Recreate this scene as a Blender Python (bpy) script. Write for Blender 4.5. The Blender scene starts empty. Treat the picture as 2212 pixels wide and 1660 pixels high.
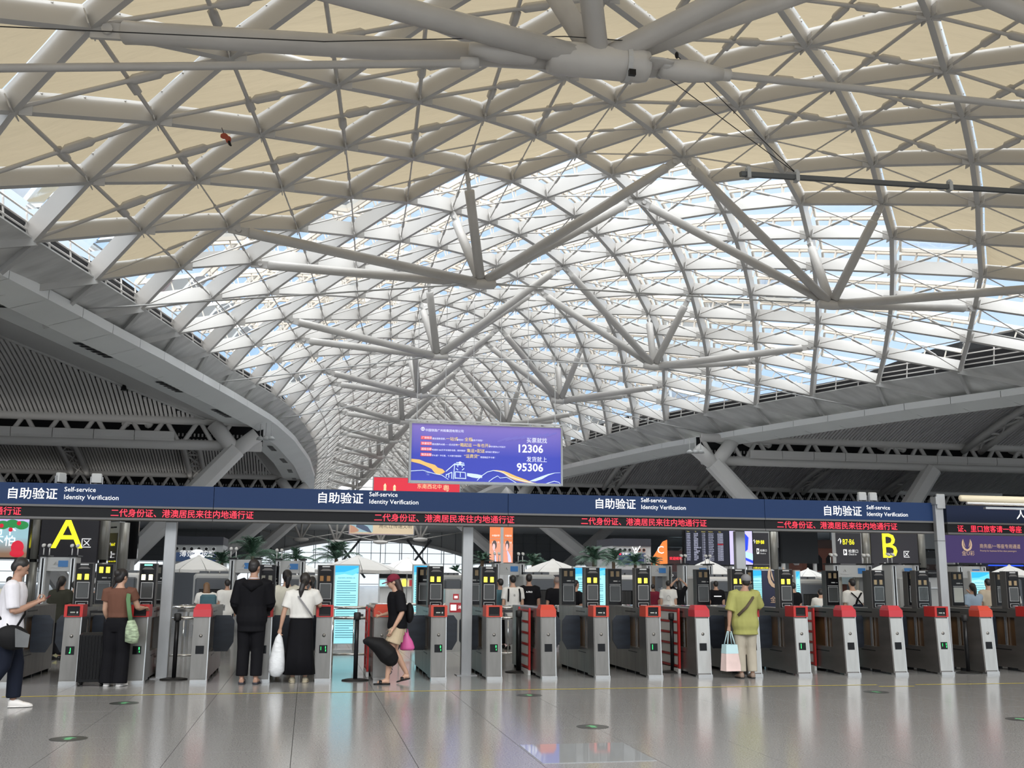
import bpy, bmesh, math, random
from mathutils import Vector, Matrix
random.seed(7)
SC = bpy.context.scene
COL = SC.collection
R = math.radians
# ------------------------------------------------------------------ camera
FPX, YAW, PITCH, ROLL, CAMH = 2237.0, R(10.9), R(10.66), R(0.4), 1.5
cf = Vector((math.sin(YAW)*math.cos(PITCH), math.cos(YAW)*math.cos(PITCH), math.sin(PITCH)))
cr = Vector((math.cos(YAW), -math.sin(YAW), 0))
cu = cr.cross(cf)
cr2 = cr*math.cos(ROLL) + cu*math.sin(ROLL)
cu2 = cu*math.cos(ROLL) - cr*math.sin(ROLL)
cam_d = bpy.data.cameras.new('camera')
cam_d.sensor_width = 36.0
cam_d.lens = 36.0*FPX/2212.0
cam_d.clip_end = 2000
cam = bpy.data.objects.new('camera', cam_d)
COL.objects.link(cam)
cam.matrix_world = Matrix(((cr2.x, cu2.x, -cf.x, 0), (cr2.y, cu2.y, -cf.y, 0), (cr2.z, cu2.z, -cf.z, CAMH), (0, 0, 0, 1)))
SC.camera = cam

def ray(x, y):
    return cf + cr2*((x-1106)/FPX) + cu2*((830-y)/FPX)
def at(x, y, Y):
    d = ray(x, y)
    t = Y/d.y
    return Vector((d.x*t, Y, CAMH+d.z*t))
def atz(x, y, z):
    d = ray(x, y)
    t = (z-CAMH)/d.z
    return Vector((d.x*t, d.y*t, z))
def pix(P):
    q = Vector(P)-Vector((0, 0, CAMH))
    c = q.dot(cf)
    if c < .1:
        return (-9999, -9999)
    return (1106+FPX*q.dot(cr2)/c, 830-FPX*q.dot(cu2)/c)
def inview(P, m=60):
    x, y = pix(P)
    return -m < x < 2212+m and -m < y < 1660+m

# ------------------------------------------------------------------ world, sun, exposure
vs = SC.view_settings
vs.view_transform = 'Standard'
vs.look = 'None'
vs.gamma = 1.0
vs.use_curve_mapping = False
vs.exposure = 0.95
W_ = bpy.data.worlds.new('sky')
SC.world = W_
W_.use_nodes = True
nt = W_.node_tree
nt.nodes.clear()
def N(nt, t, **k):
    n = nt.nodes.new(t)
    for a, v in k.items():
        if a.startswith('_'):
            setattr(n, a[1:], v)
        else:
            n.inputs[a.replace('0', ' ')].default_value = v
    return n
tc = N(nt, 'ShaderNodeTexCoord')
noi = N(nt, 'ShaderNodeTexNoise', Scale=2.2, Detail=6.0, Roughness=.55)
ramp = N(nt, 'ShaderNodeValToRGB')
ramp.color_ramp.elements[0].position = .47
ramp.color_ramp.elements[0].color = (.36, .58, .90, 1)
ramp.color_ramp.elements[1].position = .74
ramp.color_ramp.elements[1].color = (.93, .97, 1.0, 1)
bg = N(nt, 'ShaderNodeBackground', Strength=.62)
wo = N(nt, 'ShaderNodeOutputWorld')
nt.links.new(tc.outputs['Generated'], noi.inputs['Vector'])
nt.links.new(noi.outputs['Fac'], ramp.inputs['Fac'])
# high thin overcast overhead, clear blue between clouds lower down, white haze at the horizon
sep = N(nt, 'ShaderNodeSeparateXYZ')
el = N(nt, 'ShaderNodeValToRGB')
ee = el.color_ramp.elements
ee[0].position = .0
ee[0].color = (1, 1, 1, 1)
ee[1].position = .62
ee[1].color = (1, 1, 1, 1)
for p_, v_ in ((.07, .9), (.16, .06), (.34, .3), (.48, .8)):
    e_ = ee.new(p_)
    e_.color = (v_, v_, v_, 1)
mixc = N(nt, 'ShaderNodeMixRGB')
mixc.inputs[2].default_value = (.90, .95, 1.0, 1)
nt.links.new(tc.outputs['Generated'], sep.inputs[0])
nt.links.new(sep.outputs['Z'], el.inputs['Fac'])
nt.links.new(el.outputs['Color'], mixc.inputs[0])
nt.links.new(ramp.outputs['Color'], mixc.inputs[1])
nt.links.new(mixc.outputs[0], bg.inputs['Color'])
nt.links.new(bg.outputs['Background'], wo.inputs['Surface'])
sun_d = bpy.data.lights.new('sun', 'SUN')
sun_d.energy = 5.2
sun_d.angle = R(100)
sun_d.color = (1, .98, .95)
sun = bpy.data.objects.new('sun', sun_d)
COL.objects.link(sun)
sun.location = (0, 0, 60)
sun.rotation_euler = (R(30), R(-8), 0)

# unseen fill lamps facing up, added to brighten the wing ceilings
def fill_light(x0, x1, Y, power):
    d = bpy.data.lights.new('fill_light', 'AREA')
    d.shape = 'RECTANGLE'
    d.size = abs(x1-x0)
    d.size_y = .5
    d.energy = power
    d.color = (1, .96, .9)
    o = bpy.data.objects.new('fill_light', d)
    COL.objects.link(o)
    o.location = ((x0+x1)/2, Y-1.25, 10.5)
    o.rotation_euler = (R(180-14), 0, 0)
for Y_ in (67, 104):
    fill_light(-40, -8, Y_, 15)
    fill_light(31, 70, Y_, 0)
# ------------------------------------------------------------------ materials
MATS = {}
def mat(name, col=(.8, .8, .8), rough=.5, metal=0.0, spec=.5, emit=None, es=1.0, noise=None, bump=None, coat=0, trans=None):
    if name in MATS:
        return MATS[name]
    m = bpy.data.materials.new(name)
    m.use_nodes = True
    t = m.node_tree
    b = t.nodes['Principled BSDF']
    b.inputs['Base Color'].default_value = (*col, 1)
    b.inputs['Roughness'].default_value = rough
    b.inputs['Metallic'].default_value = metal
    b.inputs['Specular IOR Level'].default_value = spec
    if coat:
        b.inputs['Coat Weight'].default_value = coat
        b.inputs['Coat Roughness'].default_value = .08
    if emit:
        b.inputs['Emission Color'].default_value = (*emit, 1)
        b.inputs['Emission Strength'].default_value = es
    co = t.nodes.new('ShaderNodeTexCoord')
    if noise:                                  # (scale, amount, stretch) tonal wear
        sc, am, st = noise
        mp = t.nodes.new('ShaderNodeMapping')
        mp.inputs['Scale'].default_value = st
        t.links.new(co.outputs['Object'], mp.inputs['Vector'])
        n = t.nodes.new('ShaderNodeTexNoise')
        n.inputs['Scale'].default_value = sc
        n.inputs['Detail'].default_value = 4
        t.links.new(mp.outputs['Vector'], n.inputs['Vector'])
        r = t.nodes.new('ShaderNodeValToRGB')
        r.color_ramp.elements[0].position = .3
        r.color_ramp.elements[1].position = .7
        r.color_ramp.elements[0].color = tuple(max(0, c*(1-am)) for c in col)+(1,)
        r.color_ramp.elements[1].color = tuple(min(1, c*(1+am)) for c in col)+(1,)
        t.links.new(n.outputs['Fac'], r.inputs['Fac'])
        t.links.new(r.outputs['Color'], b.inputs['Base Color'])
        if bump:
            bp = t.nodes.new('ShaderNodeBump')
            bp.inputs['Strength'].default_value = bump
            bp.inputs['Distance'].default_value = .02
            t.links.new(n.outputs['Fac'], bp.inputs['Height'])
            t.links.new(bp.outputs['Normal'], b.inputs['Normal'])
    MATS[name] = m
    return m
steel = mat('white_painted_steel', (.52, .505, .485), .42, noise=(.6, .06, (1, 1, 1)))
tubew = mat('white_tube_paint', (.53, .51, .485), .38, noise=(.8, .07, (1, 1, 1)))
framem = mat('cream_frame_paint', (.66, .61, .54), .5)
greyst = mat('grey_steel', (.50, .50, .495), .45, noise=(.7, .08, (1, 1, 1)))
gutterm = mat('gutter_sheet', (.60, .60, .59), .4, metal=.1, noise=(.5, .18, (1, 3, 1)))
fasc = mat('fascia_panel', (.80, .82, .81), .42, noise=(.3, .04, (1, 1, 1)))
lipm = mat('fascia_lip', (.88, .90, .91), .4)
slatm = mat('ceiling_slat', (.64, .63, .625), .5)
darkm = mat('dark_void', (.012, .012, .014), .9)
truss_m = mat('truss_paint', (.62, .61, .595), .45)
colm = mat('column_paint', (.72, .71, .695), .42, noise=(.5, .05, (1, 1, 1)))
black = mat('black_plastic', (.010, .010, .011), .3, spec=.25)
blackg = mat('black_gloss', (.007, .007, .008), .1, spec=.25)
stain = mat('brushed_stainless_dim', (.27, .26, .245), .33, metal=.85, noise=(7, .16, (1, 1, .12)))  # dimmer reflections on the left gates put into the base colour
stain_l = mat('brushed_stainless_lit', (.60, .595, .57), .30, metal=.8, noise=(6, .14, (1, 1, .15)))  # same steel, brighter light on the right gates put into its colour
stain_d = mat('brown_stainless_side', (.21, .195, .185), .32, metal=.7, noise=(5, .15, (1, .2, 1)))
silver = mat('silver_trim', (.75, .75, .74), .22, metal=.9)
chrome = mat('chrome_rail', (.8, .8, .8), .12, metal=1)
redm = mat('red_plastic', (.46, .024, .022), .42)
redo = mat('orange_red_plastic', (.54, .058, .032), .42)
redp = mat('pink_red_plastic', (.50, .035, .048), .42)
navyflap = mat('navy_flap', (.018, .024, .036), .4, noise=(3, .3, (1, 1, 4)))
amber = mat('amber_brown_panel', (.13, .07, .03), .3, noise=(4, .5, (1, 1, .3)))
galv = mat('galvanised_post', (.42, .43, .44), .35, metal=.5, noise=(4, .14, (1, 1, .3)))
signblue = mat('sign_navy', (.011, .033, .105), .4, spec=.25)
signtop = mat('sign_navy_dark', (.007, .014, .042), .4, spec=.25)
trimgrey = mat('sign_grey_trim', (.13, .13, .13), .5)
white = mat('white_letter', (.85, .85, .85), .5, emit=(1, 1, 1), es=.35)
whitep = mat('white_plastic', (.75, .75, .74), .4)
whitef = mat('white_canvas', (.82, .81, .79), .7)
yell = mat('yellow_letter', (.9, .8, .02), .5, emit=(1, .92, .02), es=.8)
ledred = mat('led_red', (.4, .01, .02), .5, emit=(1, .03, .06), es=1.15)
ledgreen = mat('led_green', (.0, .3, .05), .5, emit=(.05, 1, .2), es=1.2)
lyel = mat('yellow_light', (.8, .7, .05), .4, emit=(1, .82, .04), es=1.35)
lwarm = mat('warm_white_light', (.8, .8, .6), .4, emit=(1, .95, .55), es=1.5)
lgreen = mat('mint_light', (.2, .8, .5), .4, emit=(.12, .85, .48), es=1.0)
ltan = mat('unlit_tan_lamp', (.30, .22, .12), .4)
lgrey = mat('unlit_grey_lamp', (.17, .17, .14), .4)
lamber = mat('dim_amber_lamp', (.25, .12, .03), .4)
scr = mat('kiosk_screen', (.055, .058, .058), .12)
scrl = mat('kiosk_screen_pale', (.36, .37, .33), .2)
kiosk_m = mat('kiosk_side', (.11, .105, .10), .4, metal=.3)
signdk = mat('sign_charcoal', (.045, .042, .052), .45)
cyl = mat('ribbed_post_metal', (.34, .33, .30), .4, metal=.6, noise=(30, .25, (1, 1, .02)))
purple = mat('purple_banner', (.055, .03, .15), .6)
navyb = mat('navy_banner', (.03, .035, .08), .5)
gold = mat('pale_gold', (.75, .53, .36), .5)
rubber = mat('black_rubber', (.01, .01, .01), .6)
machine = mat('machine_grey', (.45, .46, .46), .45)
machdk = mat('machine_dark_grey', (.10, .11, .125), .4)
leafm = mat('palm_leaf', (.035, .085, .05), .45, noise=(3, .4, (1, 1, 1)))
barkm = mat('palm_trunk', (.12, .08, .05), .8)
tapem = mat('yellow_tape', (.62, .50, .04), .5, noise=(18, .35, (1, 4, 1)))
stick = mat('dark_sticker', (.05, .055, .055), .3)
sgreen = mat('green_arrow', (.12, .42, .2), .4)

def canvas_mat():
    m = bpy.data.materials.new('beige_shade_canvas')
    m.use_nodes = True
    t = m.node_tree
    t.nodes.clear()
    d = N(t, 'ShaderNodeBsdfDiffuse', Color=(.46, .40, .30, 1))
    tr = N(t, 'ShaderNodeBsdfTranslucent', Color=(.30, .247, .168, 1))
    mx = N(t, 'ShaderNodeMixShader')
    mx.inputs[0].default_value = .55
    co = N(t, 'ShaderNodeTexCoord')
    mp = N(t, 'ShaderNodeMapping')
    mp.inputs['Scale'].default_value = (.35, 1.6, 1)
    mp.inputs['Rotation'].default_value = (0, 0, .5)
    nz = N(t, 'ShaderNodeTexNoise', Scale=1.4, Detail=3.0)
    bp = N(t, 'ShaderNodeBump', Strength=.5, Distance=.15)
    o = N(t, 'ShaderNodeOutputMaterial')
    L = t.links.new
    L(co.outputs['Object'], mp.inputs['Vector'])
    L(mp.outputs['Vector'], nz.inputs['Vector'])
    L(nz.outputs['Fac'], bp.inputs['Height'])
    L(bp.outputs['Normal'], d.inputs['Normal'])
    L(bp.outputs['Normal'], tr.inputs['Normal'])
    L(d.outputs[0], mx.inputs[1])
    L(tr.outputs[0], mx.inputs[2])
    L(mx.outputs[0], o.inputs['Surface'])
    return m
canvas = canvas_mat()
def glass_mat(name, tint=(.93, .97, 1.0), refl=.12):
    m = bpy.data.materials.new(name)
    m.use_nodes = True
    t = m.node_tree
    t.nodes.clear()
    tr = N(t, 'ShaderNodeBsdfTransparent', Color=(*tint, 1))
    gl = N(t, 'ShaderNodeBsdfGlossy', Color=(.9, .95, 1, 1), Roughness=.05)
    lw = N(t, 'ShaderNodeLayerWeight', Blend=refl)
    mx = N(t, 'ShaderNodeMixShader')
    o = N(t, 'ShaderNodeOutputMaterial')
    t.links.new(lw.outputs['Fresnel'], mx.inputs[0])
    t.links.new(tr.outputs[0], mx.inputs[1])
    t.links.new(gl.outputs[0], mx.inputs[2])
    t.links.new(mx.outputs[0], o.inputs['Surface'])
    return m
glass = glass_mat('skylight_glass')
clearg = glass_mat('clear_glass', (.92, .95, .95), .2)
def floor_mat():
    m = bpy.data.materials.new('speckled_granite')
    m.use_nodes = True
    t = m.node_tree
    b = t.nodes['Principled BSDF']
    co = N(t, 'ShaderNodeNewGeometry')
    n1 = N(t, 'ShaderNodeTexNoise', Scale=70.0, Detail=4.0, Roughness=.8)
    n2 = N(t, 'ShaderNodeTexNoise', Scale=.25, Detail=3.0)
    r = N(t, 'ShaderNodeValToRGB')
    e = r.color_ramp.elements
    e[0].position = .34
    e[0].color = (.15, .15, .15, 1)
    e[1].position = .66
    e[1].color = (.43, .43, .43, 1)
    r2 = N(t, 'ShaderNodeMapRange')
    r2.inputs[3].default_value = .12
    r2.inputs[4].default_value = .20
    L = t.links.new
    L(co.outputs['Position'], n1.inputs['Vector'])
    L(co.outputs['Position'], n2.inputs['Vector'])
    L(n1.outputs['Fac'], r.inputs['Fac'])
    L(r.outputs['Color'], b.inputs['Base Color'])
    L(n2.outputs['Fac'], r2.inputs[0])
    L(r2.outputs[0], b.inputs['Roughness'])
    b.inputs['Specular IOR Level'].default_value = .62
    return m
floorm = floor_mat()
def soffit_mat():
    m = bpy.data.materials.new('corrugated_soffit')
    m.use_nodes = True
    t = m.node_tree
    b = t.nodes['Principled BSDF']
    b.inputs['Roughness'].default_value = .5
    uv = N(t, 'ShaderNodeUVMap')
    wv = N(t, 'ShaderNodeTexWave', Scale=16.0, Distortion=0.0)
    wv.bands_direction = 'Y'
    r = N(t, 'ShaderNodeValToRGB')
    r.color_ramp.elements[0].color = (.50, .50, .49, 1)
    r.color_ramp.elements[0].position = .25
    r.color_ramp.elements[1].color = (.78, .775, .765, 1)
    r.color_ramp.elements[1].position = .6
    L = t.links.new
    L(uv.outputs['UV'], wv.inputs['Vector'])
    L(wv.outputs['Fac'], r.inputs['Fac'])
    L(r.outputs['Color'], b.inputs['Base Color'])
    return m
soffit = soffit_mat()

# ------------------------------------------------------------------ mesh helpers
class MB:
    def __init__(s):
        s.v = []
        s.f = []
        s.uv = None
    def add(s, vs_, fs):
        o = len(s.v)
        s.v += [tuple(v) for v in vs_]
        s.f += [tuple(i+o for i in f) for f in fs]
        return s
    def box(s, x0, x1, y0, y1, z0, z1):
        return s.add([(x0, y0, z0), (x1, y0, z0), (x1, y1, z0), (x0, y1, z0), (x0, y0, z1), (x1, y0, z1), (x1, y1, z1), (x0, y1, z1)],
                     [(0, 3, 2, 1), (4, 5, 6, 7), (0, 1, 5, 4), (1, 2, 6, 5), (2, 3, 7, 6), (3, 0, 4, 7)])
    def bevbox(s, x0, x1, y0, y1, z0, z1, b):
        # box with chamfered vertical edges and chamfered top
        r1 = [(x0+b, y0), (x1-b, y0), (x1, y0+b), (x1, y1-b), (x1-b, y1), (x0+b, y1), (x0, y1-b), (x0, y0+b)]
        cx, cy = (x0+x1)/2, (y0+y1)/2
        def sh(p, d):
            return (p[0]-math.copysign(d, p[0]-cx), p[1]-math.copysign(d, p[1]-cy))
        rr = [[(x, y, z0) for x, y in r1], [(x, y, z1-b) for x, y in r1], [(*sh(p, b*.8), z1) for p in r1]]
        return s.rings(rr, True)
    def rings(s, rr, cap=True, closed=True):
        n = len(rr[0])
        o = len(s.v)
        for r in rr:
            s.v += [tuple(p) for p in r]
        for k in range(len(rr)-1):
            for i in range(n if closed else n-1):
                j = (i+1) % n
                s.f.append((o+k*n+i, o+k*n+j, o+(k+1)*n+j, o+(k+1)*n+i))
        if cap:
            s.f.append(tuple(o+i for i in reversed(range(n))))
            s.f.append(tuple(o+(len(rr)-1)*n+i for i in range(n)))
        return s
    def tube(s, pts, rad, n=8, cap=True):
        pts = [Vector(p) for p in pts]
        if not isinstance(rad, (list, tuple)):
            rad = [rad]*len(pts)
        rr = []
        a = None
        for k, p in enumerate(pts):
            d = (pts[min(k+1, len(pts)-1)]-pts[max(k-1, 0)])
            if d.length < 1e-7:
                d = Vector((0, 0, 1))
            d.normalize()
            if a is None:
                a = d.cross(Vector((0, 0, 1)) if abs(d.z) < .9 else Vector((0, 1, 0))).normalized()
            a = (a-d*a.dot(d)).normalized()
            b = d.cross(a)
            r = rad[k]
            rx, ry = r if isinstance(r, tuple) else (r, r)
            rr.append([p+a*(rx*math.cos(2*math.pi*i/n))+b*(ry*math.sin(2*math.pi*i/n)) for i in range(n)])
        return s.rings(rr, cap)
    def capsule(s, p, q, r1, r2=None, n=8):
        r2 = r1 if r2 is None else r2
        p, q = Vector(p), Vector(q)
        d = (q-p)
        d = d.normalized() if d.length > 1e-6 else Vector((0, 0, 1))
        return s.tube([p-d*r1*.95, p-d*r1*.55, p, q, q+d*r2*.55, q+d*r2*.95], [r1*.3, r1*.84, r1, r2, r2*.84, r2*.3], n)
    def ell(s, c, r, n=12, m=8, rot=None):
        c = Vector(c)
        rr = []
        for k in range(m+1):
            a = -math.pi/2+math.pi*k/m
            a = max(-1.45, min(1.45, a))
            ring = []
            for i in range(n):
                b = 2*math.pi*i/n
                v = Vector((r[0]*math.cos(a)*math.cos(b), r[1]*math.cos(a)*math.sin(b), r[2]*math.sin(a)))
                if rot is not None:
                    v = rot @ v
                ring.append(c+v)
            rr.append(ring)
        return s.rings(rr, True)
    def beam(s, p, q, w, h, up=Vector((0, 0, 1)), lift=0.0):
        p, q = Vector(p), Vector(q)
        d = (q-p).normalized()
        a = d.cross(up).normalized()
        b = a.cross(d).normalized()
        if b.dot(up) < 0:
            b = -b
        v = []
        for P in (p, q):
            for sx, sz in ((-1, 0), (1, 0), (1, 1), (-1, 1)):
                v.append(P+a*(sx*w/2)+b*(lift+sz*h))
        return s.add(v, [(0, 3, 2, 1), (4, 5, 6, 7), (0, 1, 5, 4), (1, 2, 6, 5), (2, 3, 7, 6), (3, 0, 4, 7)])
    def prism(s, poly, y0, y1):
        # polygon in x,z extruded along y
        n = len(poly)
        return s.rings([[(x, y0, z) for x, z in poly], [(x, y1, z) for x, z in poly]], True)
    def prismx(s, poly, x0, x1):
        return s.rings([[(x0, y, z) for y, z in poly], [(x1, y, z) for y, z in poly]], True)
    def mesh(s, name, smooth=False):
        me = bpy.data.meshes.new(name)
        me.from_pydata(s.v, [], s.f)
        if s.uv:
            l = me.uv_layers.new(name='UVMap')
            for p in me.polygons:
                for li in p.loop_indices:
                    l.data[li].uv = s.uv[me.loops[li].vertex_index]
        if smooth:
            me.polygons.foreach_set('use_smooth', [True]*len(me.polygons))
        me.update()
        return me
    def build(s, name, m, parent=None, smooth=False, fix=True, loc=None, kind=None):
        me = s.mesh(name, smooth)
        if fix:
            b = bmesh.new()
            b.from_mesh(me)
            bmesh.ops.recalc_face_normals(b, faces=b.faces)
            b.to_mesh(me)
            b.free()
        me.materials.append(m)
        o = link(name, me, parent)
        if loc is not None:
            o.location = loc
        if kind:
            o['kind'] = kind
        return o
def link(name, data, parent=None):
    o = bpy.data.objects.new(name, data)
    COL.objects.link(o)
    if parent is not None:
        o.parent = parent
    return o
def empty(name, loc=(0, 0, 0), rz=0.0, label=None, cat=None, group=None, kind=None):
    o = link(name, None)
    o.empty_display_size = .2
    o.location = loc
    o.rotation_euler = (0, 0, rz)
    return tag(o, label, cat, group, kind)
def tag(o, label=None, cat=None, group=None, kind=None):
    for k, v in (('label', label), ('category', cat), ('group', group), ('kind', kind)):
        if v:
            o[k] = v
    return o
def kids(o):
    return [c for c in o.children]
def copy_tree(o, parent=None):
    c = o.copy()
    COL.objects.link(c)
    c.parent = parent
    for ch in kids(o):
        copy_tree(ch, c)
    return c
_tc = {}
SCR = bpy.data.scenes.new('scratch')     # small side scene so that evaluating one shape stays quick
def scratch_mesh(o):
    SCR.collection.objects.link(o)
    with bpy.context.temp_override(scene=SCR, view_layer=SCR.view_layers[0]):
        dg = bpy.context.evaluated_depsgraph_get()
        me = bpy.data.meshes.new_from_object(o.evaluated_get(dg))
    SCR.collection.objects.unlink(o)
    return me
def text_mesh(s, size, m, xs=1.0, align='LEFT', ext=0.0, bold=0.0):
    key = (s, size, m.name, xs, align, bold)
    if key in _tc:
        return _tc[key]
    c = bpy.data.curves.new('lettering', 'FONT')
    c.body = s
    c.size = size
    c.align_x = align
    c.resolution_u = 2
    c.extrude = ext
    c.offset = bold*size
    o = bpy.data.objects.new('lettering', c)
    me = scratch_mesh(o)
    bpy.data.objects.remove(o)
    for v in me.vertices:
        x, y, z = v.co
        v.co = (x*xs, -z, y)
    me.materials.clear()
    me.materials.append(m)
    _tc[key] = me
    return me
def txt(parent, s, x, z, size, m, y=-.012, xs=1.0, align='LEFT', rot=0, name='lettering', bold=0.0):
    o = link(name, text_mesh(s, size, m, xs, align, 0.0, bold), parent)
    o.location = (x, y, z)
    if rot:
        o.rotation_euler = (0, rot, 0)
    return o
# ------------------------------------------------------------------ the leaf-shaped vault: grid geometry
def itp(x, xs, ys):
    if x <= xs[0]:
        return ys[0]+(x-xs[0])*(ys[1]-ys[0])/(xs[1]-xs[0])
    for k in range(len(xs)-1):
        if x <= xs[k+1]:
            return ys[k]+(x-xs[k])*(ys[k+1]-ys[k])/(xs[k+1]-xs[k])
    return ys[-1]
JX = [-20, -7, -6, -5, -4, -3, -2, -1, 0, 1, 2, 7, 13, 19, 25, 31, 37, 43, 64]
JY = [-9, 21.9, 24.2, 26.7, 29.3, 31.5, 33.85, 36.2, 38.6, 40.8, 43.3, 55.4, 67.9, 80.1, 92.3, 104.5, 116.7, 128.9, 171.5]
def jY(j):
    return itp(j, JX, JY)
CX, CV = [0, 21.9, 29.3, 40.8, 55.4, 67.9, 80.1, 92, 104, 118, 130, 200], [17.4, 16.1, 15.5, 14.35, 12.7, 11.6, 10.9, 10.5, 10.1, 9.75, 9.6, 9.6]
WX, WV = [0, 21.9, 24.2, 26.7, 29.3, 33.85, 38.5, 43.3, 48.1, 53, 55.4, 67.9, 80, 92, 104, 118, 200], [32, 27.6, 26.9, 26.2, 25.4, 24.0, 22.6, 21.2, 19.8, 18.4, 17.8, 13.5, 11.4, 10.2, 9.7, 9.4, 9.2]
def cX(Y): return itp(Y, CX, CV)
def wX(Y): return itp(Y, WX, WV)
def ridge(Y): return itp(Y, [0, 41, 55, 68, 90, 130], [19.2, 18.78, 18.3, 17.8, 17.5, 17.5])
def edgez(Y): return itp(Y, [0, 33, 38, 43, 48, 53, 70, 200], [11.6, 11.9, 12.05, 12.25, 12.4, 12.55, 12.65, 12.65])
PROF = [1, .985, .952, .89, .80, .695, .58, .465, .345, .18, 0]
def node(i, j, lift=0.0):
    Y = jY(j)
    a = abs(i)
    z = edgez(Y)+(ridge(Y)-edgez(Y))*PROF[min(a, 10)]
    return Vector((cX(Y)+i/10*wX(Y), Y, z+lift))
def normal(P, i, j):
    s = 1 if i > 0 else -1
    sl = [0, .09, .13, .18, .22, .26, .29, .3, .35, .45, .5][min(abs(i), 10)]
    return Vector((s*sl, 0, 1)).normalized()
J0, J1 = -18, 62
# fascia (inner edge of the wing roofs) in plan
FLY, FLX = [-10, 20, 34.9, 39, 42.9, 48.3, 57.9, 66.6, 75.2, 88.9, 103.3, 119, 175], [-22, -14.2, -10.25, -9.17, -8.16, -6.7, -4.39, -2.49, -1.36, -.26, .26, .25, .2]
FRY, FRX = [-10, 20, 38, 46.9, 53, 60.4, 66.4, 74, 89.8, 111.9, 175], [56, 46.5, 39.6, 36.1, 33.0, 29.9, 27.6, 25.1, 21.9, 19.25, 19.0]
def fL(Y): return itp(Y, FLY, FLX)
def fR(Y): return itp(Y, FRY, FRX)

vault = empty('ceiling', (0, 0, 0), kind='structure')
vault['label'] = 'white diagonal-grid vault with skylights and beige shades over the hall'
# unit pieces whose data all copies share
unit_beam = MB().box(0, 1, -.5, .5, 0, 1).mesh('beam')
unit_beam.materials.append(steel)
ur = MB()
for a, b, r in ((0, .55, 1), (.55, .57, 1.9), (.57, .66, 1.9), (.66, .68, 1), (.68, 1, 1)):
    pass
ur.tube([(0, 0, 0), (.52, 0, 0), (.54, 0, 0), (.66, 0, 0), (.68, 0, 0), (1, 0, 0)], [1, 1, 2.1, 2.1, 1, 1], 6)
unit_rod = ur.mesh('brace_rod', True)
unit_rod.materials.append(tubew)
def frame_m(p, q, up):
    d = q-p
    L = d.length
    d = d/L
    a = up.cross(d).normalized()
    b = d.cross(a).normalized()
    return d, a, b, L
def place_unit(me, name, p, q, w, h, up, parent, lift=0.0):
    d, a, b, L = frame_m(p, q, up)
    o = link(name, me, parent)
    p = p+b*lift
    o.matrix_local = Matrix(((d.x*L, a.x*w, b.x*h, p.x), (d.y*L, a.y*w, b.y*h, p.y), (d.z*L, a.z*w, b.z*h, p.z), (0, 0, 0, 1)))
    return o
BW, BH = .20, .62
edges = []
for j in range(J0, J1):
    for i in range(-10, 11):
        if (i+j) % 2:
            continue
        for di in (-1, 1):
            if abs(i+di) <= 10:
                edges.append((i, j, i+di, j+1))
def dist_key(P):
    return (P-Vector((0, 0, 1.5))).length
def seen_sort(items, mid):
    vis = [e for e in items if inview(mid(e))]
    rest = [e for e in items if not inview(mid(e))]
    vis.sort(key=lambda e: dist_key(mid(e)))
    return vis, rest
emid = lambda e: (node(e[0], e[1])+node(e[2], e[3]))/2
vis, rest = seen_sort(edges, emid)
for e in vis[:300]:
    p, q = node(e[0], e[1]), node(e[2], e[3])
    up = (normal(p, e[0], e[1])+normal(q, e[2], e[3])).normalized()
    place_unit(unit_beam, 'beam', p, q, BW, BH, up, vault)
mb = MB()
for e in vis[300:]+rest:
    p, q = node(e[0], e[1]), node(e[2], e[3])
    mb.beam(p, q, BW, BH, (normal(p, e[0], e[1])+normal(q, e[2], e[3])).normalized())
mb.build('beam_field', steel, vault, kind='stuff')
# node brackets: little fins at the crossings
mb = MB()
for j in range(J0+1, J1):
    for i in range(-9, 10):
        if (i+j) % 2 == 0 and inview(node(i, j)) and jY(j) < 75:
            P = node(i, j)
            n = normal(P, i, j)
            for s in (-1, 1):
                mb.beam(P+Vector((s*.1, 0, 0))-n*.05, P+Vector((s*.42, 0, 0))-n*.05, .03, .4, n)
                mb.beam(P+Vector((0, s*.1, 0))-n*.05, P+Vector((0, s*.42, 0))-n*.05, .03, .4, n)
mb.build('node_bracket', steel, vault, kind='stuff')
# cells between the beams
CANV = {-9: 0, -8: -1, -7: 0, -6: -1, -5: 0, -4: -1, -3: 0, -2: -1, -1: 0, 0: -1, 1: 0, 2: -1, 3: 0, 4: -1, 5: 0, 6: -1, 7: 0, 8: -1, 9: -2}
cells = []
for j in range(J0+1, J1):
    for i in range(-9, 10):
        if (i+j) % 2:
            cells.append((i, j))
def ccen(c):
    i, j = c
    return (node(i-1, j)+node(i+1, j)+node(i, j-1)+node(i, j+1))/4
def is_canvas(c):
    i, j = c
    if i in CANV:
        return j <= CANV[i]
    return j <= -7
rods = []
for c in cells:
    i, j = c
    rods.append((node(i-1, j, .12), node(i+1, j, .12), j))
    rods.append((node(i, j-1, .12), node(i, j+1, .12), j))
rmid = lambda r: (r[0]+r[1])/2
vis, rest = seen_sort(rods, rmid)
for r in vis[:300]:
    w = .065 if r[2] <= -2 and r[0].y < 34 else .03
    place_unit(unit_rod, 'brace_rod', r[0], r[1], w, w, Vector((0, 0, 1)), vault)
mb = MB()
for r in vis[300:]:
    mb.tube([r[0], r[1]], .03, 4, False)
mb.build('brace_rod_field', tubew, vault, kind='stuff')
def bil(q, u, v):
    return (q[0]*(1-u)+q[1]*u)*(1-v)+(q[3]*(1-u)+q[2]*u)*v
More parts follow.
